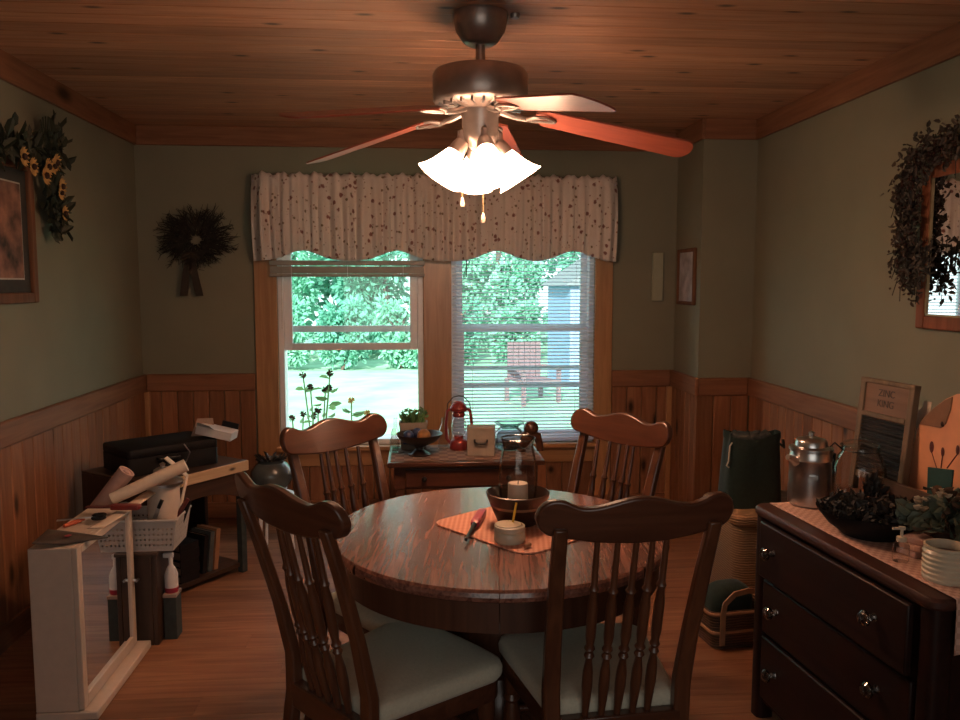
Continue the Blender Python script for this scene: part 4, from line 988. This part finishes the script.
# percolator
p = onz(808, 506, DZ)
pc = thing('coffee_percolator', 'aluminium coffee percolator with lid standing at far end of dresser', 'coffee pot', (1.315, 2.56, rz), RD(200))
MB().lathe([(0, 0), (.062, 0), (.068, .006), (.07, .03), (.068, .10), (.067, .15), (.07, .156), (.067, .162), (.066, .185), (.0, .185)], 36).build('pot_body', M['steel'], pc)
MB().lathe([(.064, .183), (.07, .186), (.07, .195), (.052, .2), (.05, .216), (.046, .222), (.02, .23), (.006, .233), (.01, .245), (0, .25)], 32, cap=False).build('lid', M['steel'], pc)
MB().tube([(.066, 0, .15), (.088, 0, .165), (.104, 0, .17)], [.016, .012, .009], 10).build('spout', M['steel'], pc)
MB().tube([(-.066, 0, .165), (-.105, 0, .16), (-.112, 0, .10), (-.098, 0, .045), (-.068, 0, .04)], .008, 8).build('handle', M['blackmetal'], pc)
MB().box(.060, .074, -.014, .014, .10, .112, X=T(0, 0, 0, 0, 0, .9)).build('latch', M['steel'], pc)
# large glass jar
q = [(0, 0), (.072, 0), (.08, .012), (.083, .06), (.082, .13), (.07, .165), (.058, .18), (.058, .20), (.063, .203)]
gj = thing('glass_jar', 'large clear glass jar with wire bail before the washboard', 'jar', (1.47, 2.53, rz))
MB().lathe(q+[(max(0, r-.003), z+.003) for r, z in reversed(q)], 36, cap=False).build('jar_body', M['clear'], gj)
MB().lathe([(0, .2), (.06, .2), (.062, .206), (.05, .216), (.015, .222), (.016, .235), (0, .238)], 30).build('lid', M['clear'], gj)
MB().tube([(.06*cos(a), .06*sin(a), .19) for a in [k*2*pi/24 for k in range(25)]], .0022, 6).tube([(-.06, 0, .19), (-.09, 0, .215), (-.105, 0, .20)], .0022, 6).build('wire_bail', M['blackmetal'], gj)
q = [(0, 0), (.028, 0), (.031, .008), (.032, .06), (.024, .08), (.022, .09), (.026, .093)]
o = MB().lathe(q+[(max(0, r-.003), z+.003) for r, z in reversed(q)], 24, cap=False).build('small_glass_jar', M['clear']); o.location = (1.365, 2.43, rz); tag(o, 'small clear glass jar between percolator and black bowl', 'jar')
# black bowl of dried leaves
bb = thing('potpourri_bowl', 'black oval bowl heaped with dried dark leaves on the dresser', 'bowl', (1.345, 2.235, rz), dang)
MB().lathe([(0, 0), (.075, 0), (.08, .006), (.11, .03), (.135, .065), (.14, .075), (.134, .073), (.10, .036), (0, .02)], 40, sx=1.12, sy=1.12).build('bowl_body', M['black'], bb)
mb = MB()
for k in range(520):
    a = random.random()*6.28; r = sqrt(random.random()); z = .056+.028*(1-r*r)+random.random()*.015
    mb.leaf((r*.142*cos(a), r*.142*sin(a), z), (random.gauss(0, 1), random.gauss(0, 1), abs(random.gauss(0, .7))), mixr(.02, .04), .016)
for k in range(70):
    a = random.random()*6.28; r = random.random()*.04; z = .09
    mb.leaf((r*cos(a)+.05, r*sin(a)+.07, z-.02+random.random()*.10*(1-r/.04)), (random.gauss(0, .6), random.gauss(0, .6), 1), .035, .018)
mb.build('dried_leaves', M['dried'], bb, smooth=False)
# wooden tray box
tyc = dp(.435, .58)
ty = thing('wooden_tray', 'brown wooden tray box at the back of the dresser', 'tray', (tyc.x, tyc.y, rz), dang)
MB().box(-.06, .13, -.20, .22, 0, .012).build('tray_base', M['trayW'], ty); 
MB().box(-.06, -.048, -.20, .22, .012, .105).box(.118, .13, -.20, .22, .012, .105).box(-.048, .118, -.20, -.188, .012, .105).box(-.048, .118, .208, .22, .012, .105).build('tray_side', M['trayW'], ty, bevel=.002)
# washboard
tl = onx(865, 377, 1.60); trr = onx(912, 382, 1.60)
wb = thing('washboard', 'old wooden washboard with ribbed metal panel leaning behind the glass jar', 'washboard', (1.565, (tl.y+trr.y)/2-.02, rz+.014), -pi/2+dang+.03)   # local -y faces the room
wl = (tl.y-trr.y)/2-.005; hh = tl.z-rz-.012; X = T(0, 0, 0, -.09)
wb.rotation_euler = (0, 0, -pi/2+dang+.03)
MB().box(-wl, -wl+.026, -.012, .012, 0, hh, X=X).build('side_rail', M['washwood'], wb, bevel=.003); MB().box(wl-.026, wl, -.012, .012, 0, hh, X=X).build('side_rail', M['washwood'], wb, bevel=.003)
MB().box(-wl, wl, -.013, .013, hh-.012, hh+.004, X=X).build('top_rail', M['washwood'], wb, bevel=.003)
MB().box(-wl+.026, wl-.026, -.006, .006, hh-.112, hh-.012, X=X).build('head_panel', M['washpanel'], wb)
MB().box(-wl+.026, wl-.026, -.014, .01, hh-.128, hh-.112, X=X).build('soap_shelf', M['washwood'], wb, bevel=.002)
MB().grid(lambda u, v: (-wl+.026+u*(2*wl-.052), -.004+.005*sin(v*2*pi*14), .07+v*(hh-.20)), 2, 160, X=X).build('ribbed_panel', M['washmetal'], wb)
MB().box(-wl+.026, wl-.026, -.008, .008, .05, .07, X=X).build('lower_rail', M['washwood'], wb)
def painted_letters(txt, parent, x, y, z, size, mat, X):
    cu = bpy.data.curves.new('lettering', 'FONT'); cu.body = txt; cu.size = size; cu.align_x = 'CENTER'; cu.extrude = .0005
    o = bpy.data.objects.new('lettering', cu); C.objects.link(o); dg = bpy.context.evaluated_depsgraph_get(); me = bpy.data.meshes.new_from_object(o.evaluated_get(dg))
    bpy.data.objects.remove(o); o = bpy.data.objects.new('lettering', me); C.objects.link(o); o.parent = parent; me.materials.append(mat)
    o.matrix_local = X @ T(x, y, z, pi/2); return o
painted_letters('ZINC', wb, 0, -.0068, hh-.052, .034, M['trayW'], X); painted_letters('KING', wb, 0, -.0068, hh-.088, .034, M['trayW'], X)
# orange painted board
PX = 1.62
poly = [(905, 484), (910, 455), (915, 440), (919, 425), (924, 418), (934, 408), (946, 399), (957, 394), (975, 396), (990, 410), (985, 470), (975, 520), (940, 505)]
pts = [onx(x, y, PX) for x, y in poly]
zb = rz+.02
def flat(pp, dx0, dx1, mb, tone=.5):
    n = len(pp); vs = [(dx0, q.y, q.z) for q in pp]+[(dx1, q.y, q.z) for q in pp]
    mb.add(vs, [tuple(range(n)), tuple(range(2*n-1, n-1, -1))]+[(i, n+i, n+(i+1) % n, (i+1) % n) for i in range(n)], tone)
ob = thing('painted_board', 'orange painted board with teal pot and stems propped on the dresser', 'painting', (PX, pts[0].y-.1, zb))
def kid(name, mb, mat):
    o = mb.build(name, mat, ob, smooth=False); o.location = (-PX, -(pts[0].y-.1), -zb); return o
bottom = [Vector((PX, pts[-2].y, zb)), Vector((PX, pts[0].y-.005, zb))]
mb = MB(); flat(pts[:-2]+bottom, PX, PX+.012, mb); kid('board_panel', mb, M['orange'])
fan_ = [onx(x, y, PX) for x, y in [(920, 424), (925, 417), (935, 408), (946, 400), (953, 397), (951, 410), (946, 424), (941, 428)]]
mb = MB(); flat(fan_, PX-.003, PX+.002, mb); kid('brown_fan', mb, M['fanbrown'])
c0_ = onx(943, 424, PX); mb = MB().lathe([(0, 0), (.010, 0), (0, .006)], 10, X=T(PX-.002, c0_.y, c0_.z, 0, -pi/2)); kid('seed_mark', mb, M['seed'])
tp = [onx(x, y, PX) for x, y in [(929, 467), (954, 470), (951, 500), (928, 494)]]
mb = MB(); flat(tp, PX-.004, PX+.002, mb); kid('teal_pot', mb, M['teal'])
for x, y, s in ((932, 447, 1), (943, 452, .8), (958, 450, .8)):
    c_ = onx(x, y, PX); b_ = onx(940+(x-940)*.4, 468, PX)
    mb = MB().lathe([(0, -.001), (.011*s, 0), (0, .003)], 14, X=T(PX-.001, c_.y, c_.z, 0, -pi/2), sx=1.7, sy=1); mb.tube([(PX-.0005, c_.y, c_.z-.015*s), (PX-.0005, b_.y, b_.z)], .0018, 5); kid('painted_bud', mb, M['maroon'])
w_ = [onx(x, y, PX+.03) for x, y in [(914, 417), (925, 407), (926, 401), (934, 402), (930, 430), (918, 428)]]
mb = MB(); wp0 = w_[0]; flat(w_+[Vector((PX+.03, w_[-1].y, zb)), ], PX+.022, PX+.024, mb)
o = mb.build('white_paper', M['paper'], None, smooth=False); tag(o, 'white paper corner showing behind the orange painted board', 'paper')
# flower arrangement
fp = thing('flower_pot', 'brown pot of ivory flowers and grey green leaves on dresser', 'flower arrangement', (1.455, 2.055, rz))
MB().lathe([(0, 0), (.045, 0), (.05, .01), (.062, .06), (.066, .07), (.06, .07), (0, .06)], 28).build('pot', M['crockb'], fp)
mb = MB()
for k in range(120):
    a = random.random()*6.28; r = random.random()*.10; z = .07+random.random()*.085*(1-r/.14)
    mb.leaf((r*cos(a), r*sin(a), z), (cos(a), sin(a), random.gauss(.1, .5)), mixr(.035, .06), .04)
mb.build('leaves', M['eucal'], fp, smooth=False)
mb = MB()
for k in range(90):
    a = random.random()*6.28; r = random.random()*.09
    mb.leaf((r*cos(a)+.03, r*sin(a)-.01, .09+random.random()*.085), (random.gauss(0, 1), random.gauss(0, 1), .5), .03, .02)
df = mb.build('dried_filler', plain('brown_filler', (.10, .05, .025), .9, var=.4), fp, smooth=False); df['kind'] = 'stuff'
for (x, y, z) in ((-.045, .05, .135), (-.03, .075, .12), (-.06, .03, .115), (.0, .05, .16), (-.03, -.02, .165)):
    mb = MB()
    for k in range(16): a = k*.8; mb.leaf((x, y, z), (cos(a), sin(a), .25+.05*(k % 4)), .022, .014)
    mb.build('ivory_flower', M['ivory'], fp, smooth=False)
# stacked packets, pump bottle, crock
for i in range(3):
    p = onz(908, 556, DZ)
    o = MB().box(-.05, .05, -.032, .032, 0, .017).build('soap_packet', M['pinkpaper'] if i != 1 else M['runner'], bevel=.003); o.location = (1.375+.004*i, 2.055, rz+.0175*i); o.rotation_euler = (0, 0, .3+.12*i)
    tag(o, ['lowest of three pinkish packets stacked beside black bowl', 'middle of three pinkish packets stacked beside black bowl', 'top packet of the pinkish stack beside the black bowl'][i], 'packet', 'packets stacked on the dresser')
pm = thing('pump_bottle', 'small clear pump bottle in front of the pinkish packets', 'bottle', (1.288, 2.0, rz))
MB().lathe([(0, 0), (.019, 0), (.021, .006), (.021, .045), (.012, .056), (0, .056)], 20).build('bottle_body', M['clear'], pm)
MB().lathe([(0, .055), (.013, .055), (.013, .066), (.004, .068), (.004, .085), (.009, .087), (.009, .094), (0, .095)], 16).box(-.026, 0, -.003, .003, .087, .093).build('pump', M['label'], pm)
kc = thing('tin_cup', 'dark patterned tin cup standing beside the pump bottle', 'cup', (1.40, 1.975, rz))
MB().lathe([(0, 0), (.033, 0), (.034, .004), (.034, .068), (.031, .068), (.030, .006), (0, .005)], 24).build('cup_body', M['trayW'], kc); MB().lathe([(.0342, .02), (.0348, .024), (.0348, .044), (.0342, .048)], 24, cap=False).build('cup_band', M['fanbrown'], kc)
ck = thing('ribbed_crock', 'cream ribbed stoneware crock at the near end of the dresser', 'crock', (1.322, 1.865, rz))
pr_ = [(0, 0), (.052, 0)]+[(.054+.0016*sin(k*2.1), .004+k*.0042) for k in range(17)]+[(.050, .078), (.053, .083), (.053, .088), (.047, .088), (.045, .07), (.045, .03), (0, .03)]
MB().lathe(pr_, 40).build('crock_body', M['crock'], ck, ang=.4); MB().lathe([(0, .062), (.0445, .062), (.0445, .066), (0, .068)], 30).build('brown_filling', M['crockb'], ck)

# ================================================================== BEHIND THE DRESSER
hm = thing('wicker_hamper', 'tan wicker hamper standing in the right corner under the green bag', 'hamper', (1.66, 3.62, 0))
MB().rings(rrect(-.24, .24, -.2, .2, .05), [(.9, 0), (.93, .01), (1, .40)]).build('hamper_body', M['wicker'], hm)
MB().rings(rrect(-.25, .25, -.21, .21, .05), [(1, .40), (1.02, .41), (1.02, .435), (.97, .447)]).build('lid', M['wicker'], hm)
gb = thing('drawstring_bag', 'dark green cloth drawstring bag standing on the wicker hamper', 'bag', (1.555, 3.60, .4475), .05)
def bagr(u, v):
    a = u*2*pi; h = v*.345; sq = (abs(cos(a))**4+abs(sin(a))**4)**-.25
    w = (.140-.022*v)*(1+.03*sin(a*9)*v*v); k = 1.0
    if v > .88: k = 1.0+.05*sin(a*7)
    top = .335+.018*cos(a*2+.5)
    return (w*sq*cos(a)*k-.0*v, w*.62*sq*sin(a)*k, min(h, .335)*top/.335)
MB().grid(bagr, 72, 20).build('bag_body', M['greenbag'], gb, ang=3)
mb = MB()
for j in range(9):
    a = j*.7; mb.tube([(.085*cos(a+q*.35), .05*sin(a+q*.35), .318+.014*sin(q*1.8+j)) for q in range(5)], [.012, .018, .02, .018, .01], 8)
mb.grid(lambda u, v: (.09*v*cos(u*2*pi), .055*v*sin(u*2*pi), .318), 24, 2)
mb.build('lining', M['greylining'], gb, ang=3)
MB().tube([(-.105, -.05, .315), (-.13, -.06, .29), (-.135, -.062, .22), (-.145, -.065, .2), (-.132, -.062, .19)], .0035, 6).build('drawstring', M['label'], gb)
MB().tube([(.10, -.03, .30), (.13, -.04, .285), (.15, -.03, .27), (.16, .0, .30)], .006, 6).build('strap', M['greylining'], gb)
# splint basket with hoop handle on the floor
p = onz(728, 648, 0)
sk = thing('splint_basket', 'oblong splint basket with hoop handle on floor beside the dresser', 'basket', (1.315, 3.15, 0), RD(8))
MB().rings(rrect(-.16, .13, -.10, .10, .03), [(.82, 0), (.86, .004), (1, .165), (.965, .165), (.83, .012)]).build('basket_body', M['wickerd'], sk)
for z in (.075, .155):
    o_ = rrect(-.16, .13, -.10, .10, .03); f = .86+.14*z/.165
    MB().tube([(x*f*1.01, y*f*1.01, z) for x, y in o_+o_[:1]], .007, 8).build('rim_band', M['basketwood'], sk)
pts_ = [(-.10, -.10, .02), (-.10, -.108, .16)]; 
hp = [(-.115, -.108, .03), (-.115, -.11, .16), (-.105, -.105, .20), (-.06, -.10, .235), (0, -.10, .245), (.05, -.10, .235), (.09, -.105, .20), (.10, -.11, .16), (.10, -.108, .03)]
MB().ribbon(hp, (0, .0, 0) if False else .022, .006).build('handle', M['basketwood'], sk)
cu = thing('dark_cushion', 'dark green cloth bundle sitting in the splint basket', 'cloth', (1.30, 3.18, .02), .2)
MB().rings(rrect(-.10, .09, -.06, .06, .04), [(.8, .0), (1, .05), (1.05, .16), (.95, .19), (.6, .215), (.2, .22)]).build('bundle', M['greenbag'], cu, sub=1)

# ================================================================== ON THE WALLS
# framed still life at left (front faces +x)
pc_ = thing('framed_picture', 'wide walnut framed still life picture on the left wall', 'picture', (XL, 3.35, 1.70))
def wallframe(parent, hy, hz, fw, dep, mat, sgn):
    mb = MB(); a, b = (0, dep) if sgn > 0 else (-dep, 0)
    mb.box(a, b, -hy, -hy+fw, -hz, hz).box(a, b, hy-fw, hy, -hz, hz).box(a, b, -hy+fw, hy-fw, -hz, -hz+fw).box(a, b, -hy+fw, hy-fw, hz-fw, hz)
    return mb.build('frame', mat, parent, bevel=.006)
wallframe(pc_, .375, .305, .045, .03, M['framewood'], 1)
MB().box(.002, .014, -.335, .335, -.262, .262).build('dark_mat', M['matboard'], pc_)
MB().box(.0145, .016, -.275, .275, -.205, .205).build('mat_line', M['matline'], pc_)
MB().box(.0162, .018, -.268, .268, -.198, .198).build('artwork', M['artstill'], pc_)
# sunflower swag
sg = thing('sunflower_swag', 'dried swag of sunflowers and leaves over the left picture corner', 'swag', (XL+.035, 3.80, 1.95))
cent = [(-.42, .06), (-.30, .10), (-.2, .10), (-.10, .08), (.0, .09), (.07, .18), (.10, .14), (.02, .02), (.05, -.06), (.08, -.12), (.06, -.2), (.12, -.16)]
mb = MB()
for (y, z) in cent:
    for k in range(26):
        a = random.random()*6.28; mb.leaf((random.random()*.03, y+random.gauss(0, .025), z+random.gauss(0, .025)), (mixr(.0, .6), cos(a), sin(a)), mixr(.05, .10), .035)
for k in range(7):
    a = 1.0+k*.2; mb.tube([(.015, .02, .12), (.03, .02+.14*cos(a), .12+.15*sin(a))], .003, 5)
mb.build('leaves', M['sageleaf'], sg, smooth=False)
for (y, z, r) in ((-.085, -.002, .036), (-.055, .04, .034), (.03, .07, .036), (.0, .05, .03), (.075, -.03, .034), (.06, -.06, .028), (.09, -.15, .03), (-.28, .05, .036), (-.2, .02, .034)):
    mb = MB(); 
    for k in range(13): a = k*2*pi/13; mb.leaf((.05, y+.008*cos(a), z+.008*sin(a)), (.25, cos(a), sin(a)), r, .016, up=Vector((1, 0, 0)))
    f = mb.build('sunflower', M['petal'], sg, smooth=False)
    MB().lathe([(.0, 0), (r*.42, 0), (r*.36, .008), (0, .012)], 12, X=T(.054, y, z, 0, pi/2)).build('flower_centre', M['seed'], f)
# twig wreath with ribbon tails on the back wall
wp = ony(196, 240, YB-.03)
wr = thing('twig_wreath', 'dark twig wreath with long ribbon tails on the back wall', 'wreath', (wp.x, YB-.002, wp.z))
mb = MB()
for k in range(430):
    a = random.random()*2*pi; r0 = mixr(.025, .12); r1 = r0+mixr(.05, .15)*(1.0 if sin(a) > -.6 else .6); da = random.gauss(.25, .3)
    p0 = Vector((r0*cos(a), -mixr(.005, .05), r0*sin(a))); p1 = Vector((r1*cos(a+da*.5), -mixr(.0, .07), r1*sin(a+da*.5)*.92))
    mb.tube([p0, p0.lerp(p1, .5)+Vector((0, -.008, .004)), p1], [.0035, .0026, .0012], 4)
    for j in range(2):
        q = p0.lerp(p1, mixr(.5, 1)); b = a+random.gauss(.3, .7); mb.tube([q, q+Vector((.035*cos(b), -.006, .035*sin(b)))], [.0018, .0009], 4)
for k in range(6): mb.tube([((.085+.008*sin(k))*cos(q*.35), -.02-.004*k, (.085+.008*cos(k*2))*sin(q*.35)) for q in range(19)], .006, 5)
mb.build('twigs', M['twig'], wr)
for s, dx in ((-1, -.06), (1, .035)):
    MB().ribbon([(-.03, -.045, -.1), (-.03+dx*.5, -.05, -.2), (-.03+dx+.01, -.045, -.34)], (.046, 0, 0), .002).build('ribbon_tail', M['ribbon'], wr)
mb = MB()
for s in (-1, 1): mb.tube([(-.03+s*.05*sin(q*.55), -.05-.006*q*(5-q)/6, -.10+.02*cos(q*.9)) for q in range(7)], .012, 6)
mb.build('ribbon_bow', M['ribbon'], wr)
# pale panel and small framed print by the chimney breast
p = ony(657, 277, YB)
cm = thing('wall_chime', 'narrow pale upright chime cover on the wall right of the window', 'door chime', (p.x, YB, p.z))
MB().box(-.036, .036, -.022, 0, -.155, .155).build('chime_cover', M['chime'], cm, bevel=.005)
fr = thing('framed_print', 'small dark framed print on the side of the chimney breast', 'picture', (XB, 4.875, 1.52))
wallframe(fr, .155, .172, .022, .022, M['framewood'], -1)
MB().box(-.010, -.002, -.135, .135, -.152, .152).build('print', M['printart'], fr)
# mirror with berry garland on the right wall
mrL = onx(921, 328, XR); mr_hy, mr_hz = .36, .315
mr = thing('wall_mirror', 'cherry framed mirror under a berry garland on the right wall', 'mirror', (XR, mrL.y-mr_hy, mrL.z+mr_hz))
wallframe(mr, mr_hy, mr_hz, .052, .028, M['mirrorframe'], -1)
mb = MB(); mb.box(-.018, -.014, -mr_hy+.05, mr_hy-.05, -mr_hz+.05, mr_hz-.05); mb.build('mirror_glass', M['mirror'], mr)
mb = MB(); i_ = .05
mb.box(-.024, -.016, -mr_hy+i_, -mr_hy+i_+.008, -mr_hz+i_, mr_hz-i_).box(-.024, -.016, mr_hy-i_-.008, mr_hy-i_, -mr_hz+i_, mr_hz-i_).box(-.024, -.016, -mr_hy+i_, mr_hy-i_, -mr_hz+i_, -mr_hz+i_+.008).build('inner_bead', M['brass'], mr)
gd = thing('berry_garland', 'dark berry and leaf garland arching over the right wall mirror', 'garland', (XR-.05, mrL.y-mr_hy, mrL.z+mr_hz))
path = []
for k in range(40):
    u = k/39
    if u < .42: v = u/.42; path.append(Vector((0, .365+.02*sin(v*3), -.13+v*.33)))
    else: v = (u-.42)/.58; a = v*pi*.75; path.append(Vector((0, .12+.31*cos(a*.8)-.02, .2+.17*sin(min(a, pi/2)))))
lf = MB(); br = MB(); vi = MB(); vi.tube(path, .006, 6)
for p in path:
    for k in range(26):
        q = p+Vector((-abs(random.gauss(.01, .02)), random.gauss(0, .032), random.gauss(0, .036)))
        lf.leaf(q, (random.gauss(0, .5), random.gauss(0, 1), random.gauss(-.3, 1)), mixr(.02, .04), .016)
    for k in range(9):
        q = p+Vector((-abs(random.gauss(.02, .015)), max(-.07, min(.07, random.gauss(0, .04))), max(-.07, min(.07, random.gauss(0, .04)))))
        br.lathe([(0, -.006), (.006, 0), (0, .006)], 6, X=T(*q)); 
    if random.random() < .8:
        d = Vector((-.02, random.gauss(.02, .05), random.gauss(-.08, .05))); vi.tube([p, p+d*.5+Vector((-.02, 0, 0)), p+d], .0018, 4)
for k in range(14):
    p = Vector((-.02, mixr(.2, .33), mixr(-.1, .05))); 
    for j in range(10): q = p+Vector((-abs(random.gauss(0, .015)), random.gauss(0, .02), -j*.012)); lf.leaf(q, (random.gauss(0, .5), random.gauss(0, 1), random.gauss(-.5, 1)), .03, .016)
    vi.tube([p, p+Vector((0, .01, -.12))], .0015, 4)
vi.build('vine', M['twig'], gd); lf.build('leaves', M['garlandleaf'], gd, smooth=False); br.build('berries', plain('dark_berry', (.05, .018, .014), .4), gd)['kind'] = 'stuff'
sm = MB().lathe([(0, 0), (.035, 0), (.035, -.012), (.028, -.03), (0, -.032)], 24).build('smoke_alarm', M['nickel']); q = onz(515, 14, ZC); sm.location = (q.x, q.y, ZC); sm.scale = (.5, .5, .5); tag(sm, 'small round metal fitting on ceiling beside the fan canopy', 'ceiling fitting')

# ================================================================== LIGHT, SKY, CAMERA
w = bpy.data.worlds.new('sky'); SC.world = w; w.use_nodes = True; n = w.node_tree.nodes; l = w.node_tree.links
bg = n['Background']; tc = n.new('ShaderNodeTexCoord'); sp = n.new('ShaderNodeSeparateXYZ'); l.new(tc.outputs['Generated'], sp.inputs[0])
r = ramp(n, [(0, (.88, 1, .98)), (.5, (.72, .9, 1))]); l.new(sp.outputs['Z'], r.inputs['Fac']); l.new(r.outputs['Color'], bg.inputs['Color']); bg.inputs['Strength'].default_value = 2.5
sl = bpy.data.lights.new('sun', 'SUN'); sl.energy = 14; sl.angle = .02; sl.color = (1, .96, .88)
so = bpy.data.objects.new('sun', sl); C.objects.link(so); so.rotation_euler = (RD(62), 0, RD(-14))
al = bpy.data.lights.new('next_room_fill', 'AREA'); al.shape = 'RECTANGLE'; al.size = 2.2; al.size_y = 1.5; al.energy = 14; al.color = (1, .93, .84)  # soft fill added before the closed rear wall, standing in for next-room daylight
ao = bpy.data.objects.new('next_room_fill', al); C.objects.link(ao); ao.location = (.1, YF+.04, 1.35); ao.rotation_euler = (RD(90), 0, 0)
cd = bpy.data.cameras.new('camera'); cd.sensor_width = 36; cd.lens = FPX/960*36; cd.clip_start = .05
co = bpy.data.objects.new('camera', cd); C.objects.link(co); co.location = CAM; co.rotation_euler = (pi/2-PITCH, 0, -YAW); SC.camera = co
SC.view_settings.view_transform = 'Standard'; SC.view_settings.look = 'None'; SC.view_settings.exposure = 0; SC.view_settings.gamma = 1
